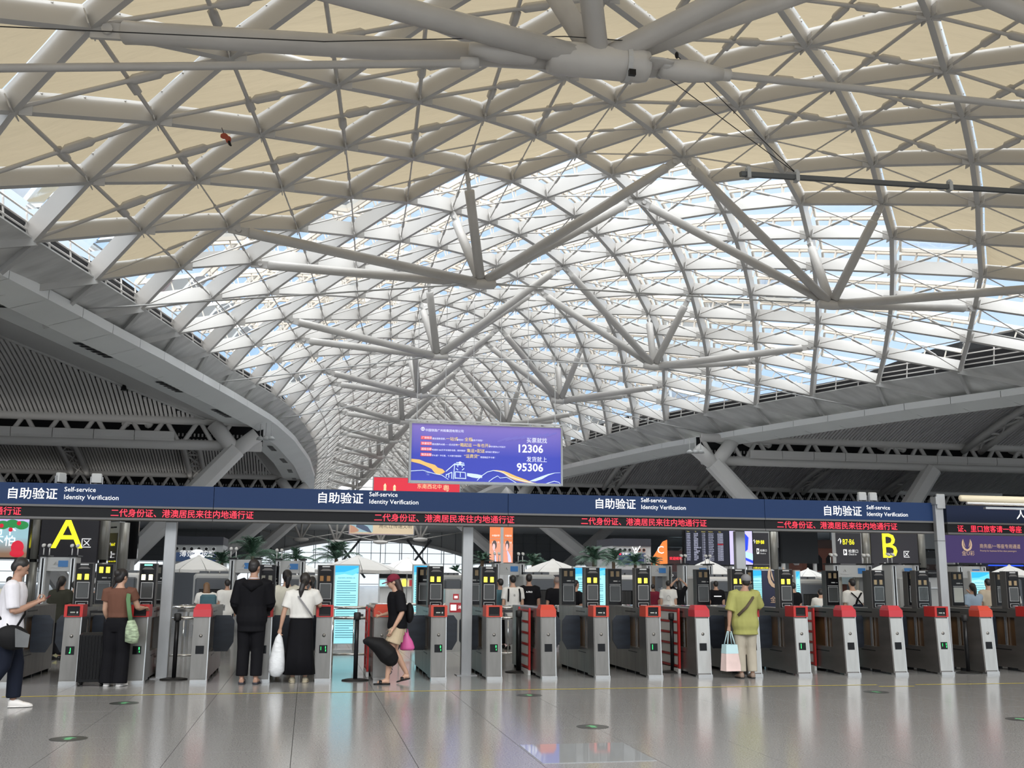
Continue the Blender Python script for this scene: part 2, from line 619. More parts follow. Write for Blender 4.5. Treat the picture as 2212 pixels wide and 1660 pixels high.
def cellquad(c, lift, inset):
    i, j = c
    q = [node(i, j-1), node(i+1, j), node(i, j+1), node(i-1, j)]
    n = normal(q[0], i, j)
    q = [p+n*lift for p in q]
    cn = sum(q, Vector())/4
    k = inset/2.2
    return [p+(cn-p)*k for p in q], n
shade_cells = [c for c in cells if is_canvas(c)]
vis, rest = seen_sort(shade_cells, ccen)
def shade(mbd, c):
    q, n = cellquad(c, .58, .18)
    K = 5
    vs_, fs = [], []
    for a in range(K+1):
        for b in range(K+1):
            u, v = a/K, b/K
            sag = .16*math.sin(math.pi*u)*math.sin(math.pi*v)+random.uniform(-.012, .012)
            vs_.append(bil(q, u, v)-n*sag)
    for a in range(K):
        for b in range(K):
            o = a*(K+1)+b
            fs.append((o, o+1, o+K+2, o+K+1))
    mbd.add(vs_, fs)
for c in vis[:300]:
    m_ = MB()
    shade(m_, c)
    m_.build('shade_panel', canvas, vault, smooth=True)
mb = MB()
for c in rest+vis[300:]:
    shade(mb, c)
mb.build('shade_field', canvas, vault, smooth=True, kind='stuff')
# small white clips that hold the shades
mb = MB()
for c in vis:
    q, n = cellquad(c, .60, .05)
    for k in range(4):
        for u in (.2, .5, .8):
            P = q[k]*(1-u)+q[(k+1) % 4]*u
            mb.box(P.x-.06, P.x+.06, P.y-.06, P.y+.06, P.z-.02, P.z+.02)
mb.build('shade_clip', steel, vault, kind='stuff')
# skylight frames on stub posts with their panes
sky_cells = [c for c in cells if not is_canvas(c)]
vis, rest = seen_sort(sky_cells, ccen)
def skyframe(fm, gm, c, posts=True):
    q, n = cellquad(c, 1.02, .20)
    for k in range(4):
        fm.beam(q[k], q[(k+1) % 4], .10, .20, n)
    if posts:
        lo, _ = cellquad(c, .58, .10)
        for k in range(4):
            for u in (.22, .5, .78):
                a = lo[k]*(1-u)+lo[(k+1) % 4]*u
                b = q[k]*(1-u)+q[(k+1) % 4]*u
                fm.beam(a, b+n*.05, .055, .055, Vector((0, 1, 0)))
    g = [p+n*.16 for p in q]
    gm.add(g, [(0, 1, 2, 3)])
for c in vis[:280]:
    fm, gm = MB(), MB()
    skyframe(fm, gm, c)
    f = fm.build('skylight_frame', framem, vault)
    gm.build('pane', glass, f)
fm, gm = MB(), MB()
for c in vis[280:]+rest:
    skyframe(fm, gm, c, jY(c[1]) < 120)
f = fm.build('skylight_frame_field', framem, vault, kind='stuff')
gm.build('pane', glass, f)
for c in shade_cells:       # plain glazing over the shades
    pass
gm = MB()
for c in shade_cells:
    q, n = cellquad(c, 1.15, .0)
    gm.add(q, [(0, 1, 2, 3)])
gm.build('pane_field', glass, vault, kind='stuff')
# eaves: grey triangular gutter sheets between ribs, rail above
for s, fx in ((-1, fL), (1, fR)):
    E_ = {j: node(10*s, j) for j in range(J0, J1+1) if j % 2 == 0}
    def O_(j):
        Y = jY(j)
        e = edgez(Y)
        return Vector((fx(Y)+s*1.5, Y, e-1.35))
    vis_panels = []
    for j in range(J0+2, J1-1, 2):
        a, b, o = E_[j], E_[j+2], O_(j+1)
        p1 = (a, b, o)
        p2 = (b, o, O_(j+3))
        vis_panels += [p1, p2]
    out = MB()
    for t in vis_panels:
        cen = sum(t, Vector())/3
        tri = [p+(cen-p)*.04+Vector((0, 0, .10)) for p in t]
        pm = MB().rings([tri, [p+Vector((0, 0, .05)) for p in tri]], True)
        if inview(cen, 200) and cen.y < 110:
            pm.build('gutter_panel', gutterm, vault)
        else:
            out.add(pm.v, pm.f)
    out.build('gutter_panel_field', gutterm, vault, kind='stuff')
    ribs = MB()
    rail = MB()
    slit = MB()
    for j in range(J0+2, J1-1, 2):
        ribs.beam(E_[j], O_(j+1), .16, .3, Vector((0, 0, 1)), -.12)
        ribs.beam(E_[j], O_(j-1), .16, .3, Vector((0, 0, 1)), -.12)
        out_ = Vector((s*.25, 0, 0))
        for h in (.38, .62, .95):
            rail.tube([E_[j]+out_+Vector((0, 0, h)), E_[j+2]+out_+Vector((0, 0, h))], .035, 5)
        for u in (0, .33, .67):
            P = E_[j]*(1-u)+E_[j+2]*u+out_
            rail.tube([P+Vector((0, 0, .1)), P+Vector((s*.1, 0, 1.15))], .035, 5)
        slit.beam(E_[j]+out_*2, E_[j+2]+out_*2, .05, .62, Vector((0, 0, 1)), .12)
    ribs.build('eaves_rib', greyst, vault, kind='stuff')
    rail.build('eaves_rail', steel, vault, kind='stuff')
    slit.build('eaves_slit', darkm, vault, kind='stuff')

# ------------------------------------------------------------------ strut hubs under the vault with tie rods
RJ = [-7, 1, 7, 13, 19, 25, 31, 37, 43, 49, 55]
HL = {-7: 6.25, 1: 6.52, 7: 6.47, 13: 6.75, 19: 6.72, 25: 6.8, 31: 6.5, 37: 6.4, 43: 6.0}
ORD = ['nearest', 'second', 'third', 'fourth', 'fifth', 'sixth', 'seventh', 'eighth', 'ninth', 'tenth', 'eleventh']
def hub(row, side):
    j0 = RJ[row]
    Y = jY(j0)
    hx = cX(Y)-HL.get(j0, 6.0)
    x = cX(Y)+side*hx
    z = 13.5 if row else 13.55
    H = Vector((x, Y, z))
    big = row == 0
    rt = .27 if big else .20
    which = 'left-hand' if side < 0 else 'right-hand'
    if big and side < 0:
        lab = 'big grey cast node with forked ends and six tubes at the top of the view'
    else:
        lab = '%s strut node of the %s pair under the vault, counted from the viewer' % (which, ORD[row])
    root = empty('strut_hub', H, label=lab, cat='roof strut', group='strut hubs under the vault')
    if big:
        b = MB().tube([(-1.25, 0, 0), (-1.2, 0, 0), (-1.0, 0, 0), (1.0, 0, 0), (1.2, 0, 0), (1.25, 0, 0)], [.25, .36, .40, .40, .36, .25], 20)
        b.build('hub_body', tubew, root, True)
        for sx in (-1, 1):
            f = MB()
            for sy in (-1, 1):
                f.tube([(sx*1.15, sy*.2, 0), (sx*1.45, sy*.2, 0), (sx*1.75, sy*.2, 0)], [(.30, .06), (.30, .06), (.2, .05)], 12)
            f.build('fork', tubew, root, True)
            MB().tube([(sx*1.62, -.3, 0), (sx*1.62, .3, 0)], .12, 12).build('pin', steel, root, True)
            tr = MB().tube([(sx*1.5, 0, 0), (sx*1.6, 0, 0), (sx*2.3, 0, 0), (sx*2.6, 0, .0), (sx*3.1, 0, 0)], [.16, .24, .27, .24, .15], 14)
            tr.build('rod_socket', tubew, root, True)
        c = MB().tube([(.62, 0, 0), (.74, 0, 0)], .43, 20)
        c.build('strap_clamp', greyst, root)
        MB().box(.6, .76, -.5, -.4, -.5, -.36).build('clamp_lug', black, root)
    else:
        b = MB().tube([(-.62, 0, 0), (-.55, 0, 0), (-.1, 0, 0), (.1, 0, 0), (.55, 0, 0), (.62, 0, 0)], [.13, .2, .24, .24, .2, .13], 14)
        b.build('hub_body', tubew, root, True)
        if row == 3:
            MB().tube([(.12, 0, 0), (.2, 0, 0)], .27, 14).build('strap_clamp', greyst, root)
    for ii in (8, 4, 0):
        for dj in (-1, 1):
            P = node(ii*side, j0+dj)-H
            d = P.normalized()
            e = P-d*.75
            s = d*.25
            m_ = MB().tube([s, e-d*.35, e-d*.05, e], [rt, rt, rt*1.05, rt*.8], 12)
            t = m_.build('strut', tubew, root, True)
            pl = MB().beam(e-d*.1, P, .10, rt*1.5, Vector((0, 0, 1)).cross(d) if abs(d.z) > .9 else Vector((0, 0, 1)), -rt*.75)
            pl.tube([P-d*.4-Vector((0, .16, 0)), P-d*.4+Vector((0, .16, 0))], rt*.5, 8)
            pl.build('pin_plate', steel, t)
    # tie rods: to the eaves and (left hubs only) to the other hub
    r = .095 if big else .036
    ex = fL(Y) if side < 0 else fR(Y)
    Eo = Vector((ex+(.3*side), Y, 11.5))-H
    if big:
        Eo = Vector((side*(abs(Eo.x)), 0, -2.4))
    d = Eo.normalized()
    MB().tube([d*(2.9 if big else .55), d*(3.3 if big else 1.2), d*(3.32 if big else 1.22), Eo], [r*1.5, r*1.6, r, r], 8).build('tie_rod', tubew if big else greyst, root, True)
    if side < 0:
        hx2 = 2*hx
        MB().tube([(2.9 if big else .55, 0, 0), (3.3 if big else 1.2, 0, 0), (3.32 if big else 1.22, 0, 0), (hx2-1, 0, 0)], [r*1.5, r*1.6, r, r], 8).build('tie_rod', tubew if big else greyst, root, True)
    return root
for row in range(len(RJ)):
    hub(row, -1)
    hub(row, 1)
# triangular glass at the eaves
gm = MB()
for s in (-1, 1):
    for j in range(J0+2, J1-1, 2):
        gm.add([node(10*s, j, 1.1), node(10*s, j+2, 1.1), node(9*s, j+1, 1.15)], [(0, 1, 2)])
gm.build('eaves_pane', glass, vault, kind='stuff')

# ------------------------------------------------------------------ fascias and wing ceilings
BAYS = [(-5, 31), (31, 67), (67, 104), (104, 141), (141, 178)]
def bay(Y):
    for a, b in BAYS:
        if Y <= b:
            return a, b
    return BAYS[-1]
def zc(Y):
    a, b = bay(Y)
    t = (Y-a)/(b-a)
    return 11.2+3.6*(1-(2*t-1)**2)
def off(Y):
    a, b = bay(Y)
    t = (Y-a)/(b-a)
    return 4+(10.3 if b <= 67 else 3.0)*(1-(2*t-1)**2)
SEC = [(0, 11.5), (0, 11.12), (1.25, 10.72), (1.55, 10.95), (3.0, 11.0)]
for s, fx, nm in ((-1, fL, 'left'), (1, fR, 'right')):
    tr = empty('trim_1' if s < 0 else 'trim_2', kind='structure')
    tr['label'] = 'pale curved fascia of the %s wing roof, made of flat panels' % nm
    Y = 18.0
    while Y < 150:
        step = 2.5
        def P(o, z, y):
            return Vector((fx(y)+s*o, y, z))
        a, b = Y+.012, Y+step-.012
        lip = MB().add([P(0, 11.5, a), P(0, 11.5, b), P(0, 11.12, b), P(0, 11.12, a), P(.15, 11.5, a), P(.15, 11.5, b)], [(0, 1, 2, 3), (0, 4, 5, 1)])
        fc = MB().add([P(0, 11.12, a), P(0, 11.12, b), P(1.25, 10.72, b), P(1.25, 10.72, a), P(1.25, 10.95, b), P(1.25, 10.95, a)], [(0, 1, 2, 3), (3, 2, 4, 5)])
        vis_ = inview(P(0, 11.3, Y)) and Y < 130
        lip.build('fascia_lip', lipm, tr)
        fc.build('fascia_panel', fasc, tr)
        Y += step
    backer = MB()
    dif = MB()
    y = 10.0
    while y < 165:
        backer.add([P(.02, 11.48, y), P(.02, 11.48, y+5), P(1.3, 10.96, y+5), P(1.3, 10.96, y), P(3.0, 11.0, y+5), P(3.0, 11.0, y)], [(0, 1, 2, 3), (3, 2, 4, 5)])
        y += 5
    backer.build('recess', fasc, tr)
    for k in range(9):           # long slot diffusers in the recess
        y = 36+k*8.3
        dm = MB()
        for q in range(6):
            dm.add([P(1.75, 10.93, y+q*.5), P(1.75, 10.93, y+q*.5+.3), P(2.15, 10.93, y+q*.5+.3), P(2.15, 10.93, y+q*.5)], [(0, 1, 2, 3)])
        dm.build('slot_diffuser', darkm, tr)
    # soffit: corrugated strip between the recess and the slats
    sm = MB()
    sm.uv = []
    ys = [10+1.5*k for k in range(112)]
    ln = 0
    rows = []
    for y in ys:
        o1 = off(y)
        row = []
        for u in (0, .33, .66, 1):
            row.append(P(3.0+(o1-3.0)*u, 11.0+(zc(y)-11.0)*u, y))
            sm.uv.append((y*.5, u*(o1-3.0)/2.2))
        rows.append(row)
    n = 4
    sm.v = [tuple(p) for r_ in rows for p in r_]
    for k in range(len(ys)-1):
        for i in range(n-1):
            sm.f.append((k*n+i, k*n+i+1, (k+1)*n+i+1, (k+1)*n+i))
    ceil = empty('ceiling_'+nm, kind='structure')
    ceil['label'] = 'dark slatted ceiling of the %s wing, arched between trusses' % nm
    sm.build('soffit', soffit, ceil, smooth=True)
    edge_t = MB().tube([P(off(y), zc(y)-.05, y) for y in ys], .1, 6)
    edge_t.build('soffit_edge', greyst, ceil, True)
    # dark backing above the slats
    bk = MB()
    xs_ = [2.5, 70]
    for k in range(len(ys)-1):
        y0, y1 = ys[k], ys[k+1]
        bk.add([P(2.6, zc(y0)+.32, y0), P(2.6, zc(y1)+.32, y1), Vector((s*110 if s > 0 else -75, y1, zc(y1)+.32)), Vector((s*110 if s > 0 else -75, y0, zc(y0)+.32))], [(0, 1, 2, 3)])
    bk.build('backing', darkm, ceil)
    # slats run along the hall
    def slat(mb_, x, ya, yb, K=7):
        rr = []
        for k in range(K+1):
            y = ya+(yb-ya)*k/K
            z = zc(min(max(y, ya+.001), yb-.001))
            rr.append([(x-.085, y, z), (x+.085, y, z), (x+.085, y, z+.12), (x-.085, y, z+.12)])
        mb_.rings(rr, True)
    field = MB()
    npart = 0
    for bi, (a, b) in enumerate(BAYS):
        if bi == 0:
            continue
        mid = (a+b)/2
        x = -46.0 if s < 0 else 12.0
        pitch = .26 if bi < 3 else .52
        xe = 8.0 if s < 0 else (86.0 if bi == 2 else 75.0)
        while x < xe:
            base = fx(mid)
            def inside(y):
                return (x-fx(y))*s > off(y)-.05
            ya = None
            K = 24
            yy = [mid+(b-mid)*k/K for k in range(K+1)]
            ok = [y for y in yy if inside(y)]
            if ok:
                ya = ok[0]
                if ya <= mid+.01 and inside(a+1):
                    ya = a
                if b-ya > .4:
                    Pm = Vector((x, b-1.5, zc(b-1.5)))
                    P2 = Vector((x, max(ya, b-7), zc(max(ya, b-7))))
                    if (inview(Pm, 0) or inview(P2, 0)) and bi in (1, 2) and npart < 298:
                        m_ = MB()
                        slat(m_, x, ya, b)
                        m_.build('slat', slatm, ceil)
                        npart += 1
                    else:
                        slat(field, x, ya, b, 5)
            x += pitch
    field.build('slat_field', slatm, ceil, kind='stuff')
    # small downlights along the soffit edge
    for y in ((44, 57, 63) if s < 0 else (50, 57)):
        p = P(off(y)-.3, zc(y)-.3, y)
        MB().tube([p+Vector((0, 0, .3)), p, p-Vector((0, 0, .12))], [.06, .16, .2], 8).build('downlight', black, ceil, True)
# lamps hanging under the tips of the wing roofs
for s, px, lab in ((-1, 574, 'left'), (1, 1502, 'right')):
    for k in range(3):
        p = at(px+(k-1)*12, 948 if s < 0 else 977, 66)
        root = empty('pendant_lamp', p, 0, 'small round lamp hanging below the %s fascia beside the column head, %s of three' % (lab, ('first', 'middle', 'last')[k]), 'lamp', 'pendant lamps at the column heads')
        MB().tube([(0, 0, .1), (0, 0, 11.0-p.z)], .025, 5).build('rod', greyst, root)
        MB().tube([(0, 0, .14), (0, 0, .05), (0, 0, -.08), (0, 0, -.1)], [.08, .2, .24, .12], 12).build('shade', machine, root, True)
# ladder trusses that follow the arched ceilings
def ladder(x, a, b, lab, w=1.35):
    root = empty('ladder_truss', (x, a, 0), label=lab, cat='truss', group='ladder trusses under the wing ceilings')
    K = 14
    pts = []
    for s in (0, w):
        pp = [(s, y-a, zc(min(max(y, a+.01), b-.01))-.42-.25*math.sin(math.pi*(y-a)/(b-a))) for y in [a+(b-a)*k/K for k in range(K+1)]]
        pts.append(pp)
        MB().tube(pp, .24, 8).build('chord', truss_m, root, True)
    for k in range(K):
        br = MB().beam(Vector(pts[0][k]), Vector(pts[1][k+1]), .12, .12)
        br.build('brace', truss_m, root)
        MB().beam(Vector(pts[1][k]), Vector(pts[0][k+1]), .12, .12).build('brace', truss_m, root)
        MB().beam(Vector(pts[0][k]), Vector(pts[1][k]), .14, .14).build('brace', truss_m, root)
    return root
for x, b, lab in ((-22.2, 104, 'ladder truss at the far left under the second slatted bay'), (-11.5, 104, 'ladder truss right of it on the left wing, near the leaning column'),
                  (29.8, 104, 'ladder truss on the right wing nearest the hanging blue billboard'), (40.1, 104, 'ladder truss on the right wing behind the leaning column head'),
                  (50.7, 104, 'ladder truss on the right wing beyond the second leaning column arm'), (61.2, 104, 'ladder truss at the far right above the awning roll'),
                  (46.2, 67, 'ladder truss in the near right bay, running up to the fascia')):
    ladder(x, b-(36 if b == 67 else 37), b, lab)
# tubular cross trusses
def truss(Y, x0, x1, lab, pitch=2.05, parts=True, fairing=None):
    root = empty('cross_truss', ((x0+x1)/2, Y, 9.6), label=lab, cat='truss', group='tubular cross trusses')
    h = (x1-x0)/2
    MB().tube([(-h, 0, 1.55), (h, 0, 1.55)], .30, 10).build('top_chord', truss_m, root, True)
    MB().tube([(-h, 0, 0), (h, 0, 0)], .33, 10).build('bottom_chord', truss_m, root, True)
    n = int(2*h/pitch)
    for k in range(n):
        xa = -h+k*pitch
        for p, q in (((xa+.12, 0, 1.4), (xa+pitch/2-.12, 0, .1)), ((xa-.12+pitch, 0, 1.4), (xa+pitch/2+.12, 0, .1))):
            MB().tube([p, q], .15, 7).build('brace', truss_m, root, True)
    if fairing:
        f0, f1 = fairing
        x = f0
        while x < f1-.5:
            f = MB().prismx([(-.52, .15), (-.6, .3), (-.6, .72), (-.5, .75), (-.4, .2)], x-(x0+x1)/2+.01, x+2.35-(x0+x1)/2-.01)
            f.build('fairing_panel', colm if x0 < 0 else truss_m, root)
            x += 2.37
    # dark maintenance deck seen through the web, with pale grating bars
    MB().box(-h, h, .9, 1.0, .15, 1.7).build('deck_back', darkm, root)
    mb_ = MB()
    k = -h
    while k < h:
        mb_.box(k, k+.10, .78, .82, .25, .48)
        mb_.box(k+.05, k+.15, .78, .82, .62, .82)
        k += .24
    mb_.build('grating', greyst, root, kind='stuff')
    return root
truss(67, -44, -3.2, 'thick tubular truss in the left wing with pale fairing panels', fairing=(-44, -8))
truss(67, 26.2, 64, 'thick tubular truss in the right wing with a long fairing pipe', fairing=(29.5, 64))
truss(104, -40, -.8, 'second tubular truss in the left wing, just above the blue sign')
truss(104, 20.5, 76, 'second tubular truss in the right wing, just above the blue sign')
truss(141, -40, -1.0, 'third tubular truss on the left, seen below the blue sign')
truss(141, 20.5, 70, 'third tubular truss on the right, seen below the blue sign')
# short thick stubs and V columns
def vcol(Y, xb, xi, xo, lab1, lab2, w=1.15):
    for k, (xt, lab) in enumerate(((xi, lab1), (xo, lab2))):
        if lab is None:
            continue
        root = empty('leaning_column', (xb, Y-.2, 0), label=lab, cat='column', group='leaning box columns')
        p, q = Vector((math.copysign(.3, xt-xb), 0, 0)), Vector((xt-xb, 0, 9.4))
        d = (q-p).normalized()
        side = Vector((0, 1, 0))
        nrm = d.cross(side).normalized()
        rr = []
        for P, ww in ((p, w*.9), (p+(q-p)*.5, w), (q, w*.95)):
            c = .22*ww
            h = ww/2
            prof = [(-h+c, -h), (h-c, -h), (h, -h+c), (h, h-c), (h-c, h), (-h+c, h), (-h, h-c), (-h, -h+c)]
            rr.append([P+nrm*a+side*b for a, b in prof])
        MB().rings(rr, True).build('shaft', colm, root)
        if k == 0:
            sg = math.copysign(1, xt-xb)
            MB().tube([q-d*.2, q+Vector((sg*1.2, 0, .95))], .48, 12).build('head_stub', colm, root, True)
            MB().tube([q-d*.2, q+Vector((-sg*1.5, 0, 1.55))], .48, 12).build('head_stub', colm, root, True)
vcol(67, -13.3, -4.7, -20.5, 'leaning white column rising to the tip of the left wing truss', 'leaning column at the left edge behind the sign A')
vcol(67, 36.3, 26.9, 43.5, 'leaning white column rising to the tip of the right wing truss', 'leaning column arm right of it, above the second blue sign text')
vcol(104, -12.6, -1.6, -23, 'leaning white column behind the white parasol on the left', None, 1.3)
vcol(104, 33, 20.4, 45, 'leaning white column left of the palms on the right side', 'leaning column beside the departure board and orange poster', 1.3)
vcol(141, -12.0, -1.6, -22, 'farther leaning column next to the left palm', None, 1.4)
vcol(141, 31, 19.5, 42, 'farther leaning column behind the orange video column', 'farther leaning column crossing behind the right white column', 1.4)

# ------------------------------------------------------------------ floor
fl = empty('floor', kind='structure')
fl['label'] = 'speckled grey granite tile floor, polished and reflecting'
TP, TX, TY = 1.015, -0.075, 8.745      # tile pitch and grid origin
MB().box(-80, 115, -45, 240, -.06, -.012).build('screed', darkm, fl)
tile_me = MB().box(-TP/2+.0025, TP/2-.0025, -TP/2+.0025, TP/2-.0025, -.012, 0).mesh('tile')
tile_me.materials.append(floorm)
tl = []
for a in range(-30, 44):
    for b in range(-14, 50):
        tl.append((TX+(a+.5)*TP, TY+(b+.5)*TP))
def tseen(t):
    return any(inview((t[0]+dx, t[1]+dy, 0), 0) for dx in (-.5, 0, .5) for dy in (-.5, 0, .5))
vis = sorted([t for t in tl if tseen(t)], key=lambda t: t[0]**2+t[1]**2)
tileset = set(vis[:300])
for t in vis[:300]:
    link('tile', tile_me, fl).location = (t[0], t[1], 0)
mb = MB()
for t in tl:
    if t not in tileset:
        mb.box(t[0]-TP/2+.0025, t[0]+TP/2-.0025, t[1]-TP/2+.0025, t[1]+TP/2-.0025, -.012, 0)
mb.build('tile_field', floorm, fl, kind='stuff')
X0, X1 = TX-30*TP, TX+44*TP
Y0, Y1 = TY-14*TP, TY+50*TP
mb = MB().box(-80, X0, -45, 240, -.012, 0).box(X1, 115, -45, 240, -.012, 0).box(X0, X1, -45, Y0, -.012, 0).box(X0, X1, Y1, 240, -.012, 0)
mb.build('far_floor', floorm, fl)

# ------------------------------------------------------------------ walls far away
wallm = mat('wall_grey', (.5, .51, .51), .6)
mull = mat('mullion_steel', (.17, .18, .19), .5)
def glazed_wall(name, p, q, z0, z1, nx, nz, gm=clearg, arch=None):
    root = empty(name, kind='structure')
    p, q = Vector(p), Vector(q)
    d = q-p
    m_ = MB()
    for k in range(nx+1):
        P = p+d*(k/nx)
        m_.beam(P+Vector((0, 0, z0)), P+Vector((0, 0, z1)), .12, .22, Vector((d.y, -d.x, 0)).normalized())
    for k in range(nz+1):
        z = z0+(z1-z0)*k/nz
        m_.beam(p+Vector((0, 0, z)), q+Vector((0, 0, z)), .16, .10)
    m_.build('mullion_grid', mull, root, kind='stuff')
    MB().add([p+Vector((0, 0, z0)), q+Vector((0, 0, z0)), q+Vector((0, 0, z1)), p+Vector((0, 0, z1))], [(0, 1, 2, 3)]).build('pane', gm, root)
    return root
wf = glazed_wall('wall_far', (-62, 196, 0), (96, 196, 0), .3, 13.5, 40, 7)
wf['label'] = 'glazed far end wall with bright arched opening'
# arch head above the glazing: grey panel with an arched lower edge (dark tinted spandrels beyond it)
apts = []
xa, xb = at(560, 1200, 195).x, at(1020, 1200, 195).x
zt = at(790, 1166, 195).z
spring = at(560, 1203, 195).z
for k in range(25):
    u = -1+2*k/24
    apts.append(((xa+xb)/2+u*(xb-xa)/2, spring+(zt-spring)*(1-u*u)))
poly = [(xa-1.2, spring-.6)]+apts+[(xb+1.2, spring-.6), (xb+1.2, zt+5), (xa-1.2, zt+5)]
am = MB()
for k in range(len(apts)-1):
    (x0, z0), (x1, z1) = apts[k], apts[k+1]
    am.add([(x0, 194.6, z0), (x1, 194.6, z1), (x1, 194.6, 15), (x0, 194.6, 15)], [(0, 1, 2, 3)])
am.build('arch_spandrel', wallm, wf)
sp = MB().box(-62, xa, 194.6, 194.7, 4.2, 15).box(xb, 96, 194.6, 194.7, 4.2, 15)
sp.build('dark_spandrel', mat('tinted_glazing', (.20, .21, .22), .3), wf)
rib = MB().tube([(x, 194.3, z) for x, z in apts], .35, 6)
rib.build('arch_rim', colm, wf, True)
for k in range(6):        # diagonal wind braces in front of the arch
    x = xa+6+k*6.5
    MB().tube([(x, 193.5, 1.5), (x+(5.5 if k % 2 else -5.5), 193.5, zt)], .22, 6).build('wind_brace', mull, wf, True)
grid2 = MB()
for k in range(26):
    x = -20+k*2.6
    grid2.beam((x, 194.2, 4.2), (x, 194.2, 13), .1, .1, Vector((1, 0, 0)))
for z in (5.2, 6.6, 8.0, 9.4):
    grid2.beam((-60, 194.2, z), (xa, 194.2, z), .1, .1)
    grid2.beam((xb, 194.2, z), (90, 194.2, z), .1, .1)
grid2.build('spandrel_grid', mull, wf, kind='stuff')
# far low ceiling behind the vault and its V-strut hangers
fc_ = empty('ceiling_far', kind='structure')
fc_['label'] = 'dark ribbed ceiling at the far end of the hall'
MB().add([(-75, 174, 12.4), (110, 174, 12.4), (110, 197, 9.6), (-75, 197, 9.6), (-75, 174, 13), (110, 174, 13), (110, 197, 10.2), (-75, 197, 10.2)],
         [(0, 1, 2, 3), (7, 6, 5, 4), (0, 4, 5, 1)]).build('ceiling_sheet', slatm, fc_)
MB().box(-12, 32, 173.6, 174, 11, 18.5).build('end_bulkhead', wallm, fc_)
for k, (px, py) in enumerate(((650, 1166), (726, 1171), (822, 1172), (908, 1166))):
    b = at(px, py, 150)
    root = empty('ceiling_hanger', b, label='small V-strut hanger in front of the arched far window, %s' % ('first from the left', 'second from the left', 'second from the right', 'first from the right')[k], cat='roof strut', group='far V-strut hangers')
    MB().ell((0, 0, 0), (1.1, .35, .3)).build('hanger_node', tubew, root, True)
    for dx in (-2.8, .2, 3.2):
        MB().tube([(0, 0, 0), (dx, 0, 6.0)], .16, 6).build('strut', tubew, root, True)
    MB().tube([(-7, 0, 1.6), (0, 0, 0), (7, 0, 1.3)], .06, 5).build('tie_rod', tubew, root, True)
# remaining shell: side walls, street side behind the viewer
wb = glazed_wall('wall_back', (-62, -36, 0), (96, -36, 0), 0.1, 6, 40, 3)
wb['label'] = 'street front behind the viewer, glazed below'
MB().box(-62, 96, -36.3, -36, 6, 20).build('wall_head', wallm, wb)
wl = empty('wall_left', kind='structure')
MB().box(-62.4, -62, -36, 196, 0, 16).build('wall_face', wallm, wl)
wr = empty('wall_right', kind='structure')
MB().box(92, 92.4, -36, 196, 0, 6).build('wall_base', wallm, wr)
MB().box(92, 92.4, -36, 196, 12.6, 16).build('wall_head', wallm, wr)
MB().add([(92.2, -36, 6), (92.2, 196, 6), (92.2, 196, 12.6), (92.2, -36, 12.6)], [(0, 1, 2, 3)]).build('pane', clearg, wr)
mb = MB()
for k in range(40):
    mb.box(92.05, 92.15, -36+k*6, -35.8+k*6, 6, 12.6)
mb.build('mullion_grid', mull, wr, kind='stuff')
# ------------------------------------------------------------------ sign gantry over the gates
GY = 16.4
xg = [at(-420, 1060, GY).x, at(463, 1060, GY).x, at(1098, 1060, GY).x, at(1651, 1080, GY).x, at(2019, 1090, GY).x]
LED = '二代身份证、港澳居民来往内地通行证'
sign_spec = [(17, 137, -250, 'above the woman in the brown top'), (688, 797, 245, 'below the red hanging banner'),
             (1287, 1384, 835, 'below the blue hanging billboard'), (1779, 1870, 1255, 'beside the galvanised post on the right')]
led_x = [(-300, 45), (238, 548), (808, 1112), (1255, 1527), (1678, 1938)]
ZT, ZB, ZL = 2.85, 2.535, 2.325
for k in range(4):
    a, b = xg[k]+.004, xg[k+1]-.004
    root = empty('overhead_sign', (a, GY, ZL), label='navy overhead sign panel reading self-service identity verification, %s' % sign_spec[k][3], cat='sign', group='navy overhead sign panels')
    w = b-a
    MB().box(0, w, 0, .30, ZB-ZL, ZT-ZL).build('sign_panel', signblue, root)
    MB().box(0, w, -.015, .315, ZB-ZL-.03, ZB-ZL).build('trim_strip', trimgrey, root)
    MB().box(0, w, .02, .28, .03, ZB-ZL-.03).build('led_strip', black, root)
    MB().box(0, w, -.012, .312, 0, .03).build('bottom_trim', trimgrey, root)
    c0 = at(sign_spec[k][0], 1080, GY).x-a
    c1 = at(sign_spec[k][1], 1080, GY).x-a
    sz = (c1-c0)*.92/3.96
    zb_ = at(sign_spec[k][0]+100, {0: 1077, 1: 1087, 2: 1099, 3: 1114}[k], GY).z-ZL
    txt(root, '自助验证', c0-.03, zb_, sz, white, -.006, bold=.008)
    txt(root, 'Self-service', c1, zb_+.105, .098, white, -.006, 1.0)
    txt(root, 'Identity Verification', c1, zb_-.008, .098, white, -.006, 1.0)
for k, (px0, px1) in enumerate(led_x):
    xa, xb = at(px0, 1112, GY).x, at(px1, 1112, GY).x
    t = link('led_text', text_mesh(LED, .128, ledred, (xb-xa)/(.128*17)), None)
    owner = [o for o in SC.objects if o.name.startswith('overhead_sign')][max(0, min(3, k-1 if k else 0))]
    t.parent = owner
    t.location = (xa-owner.location.x, -.005+.02, .058)
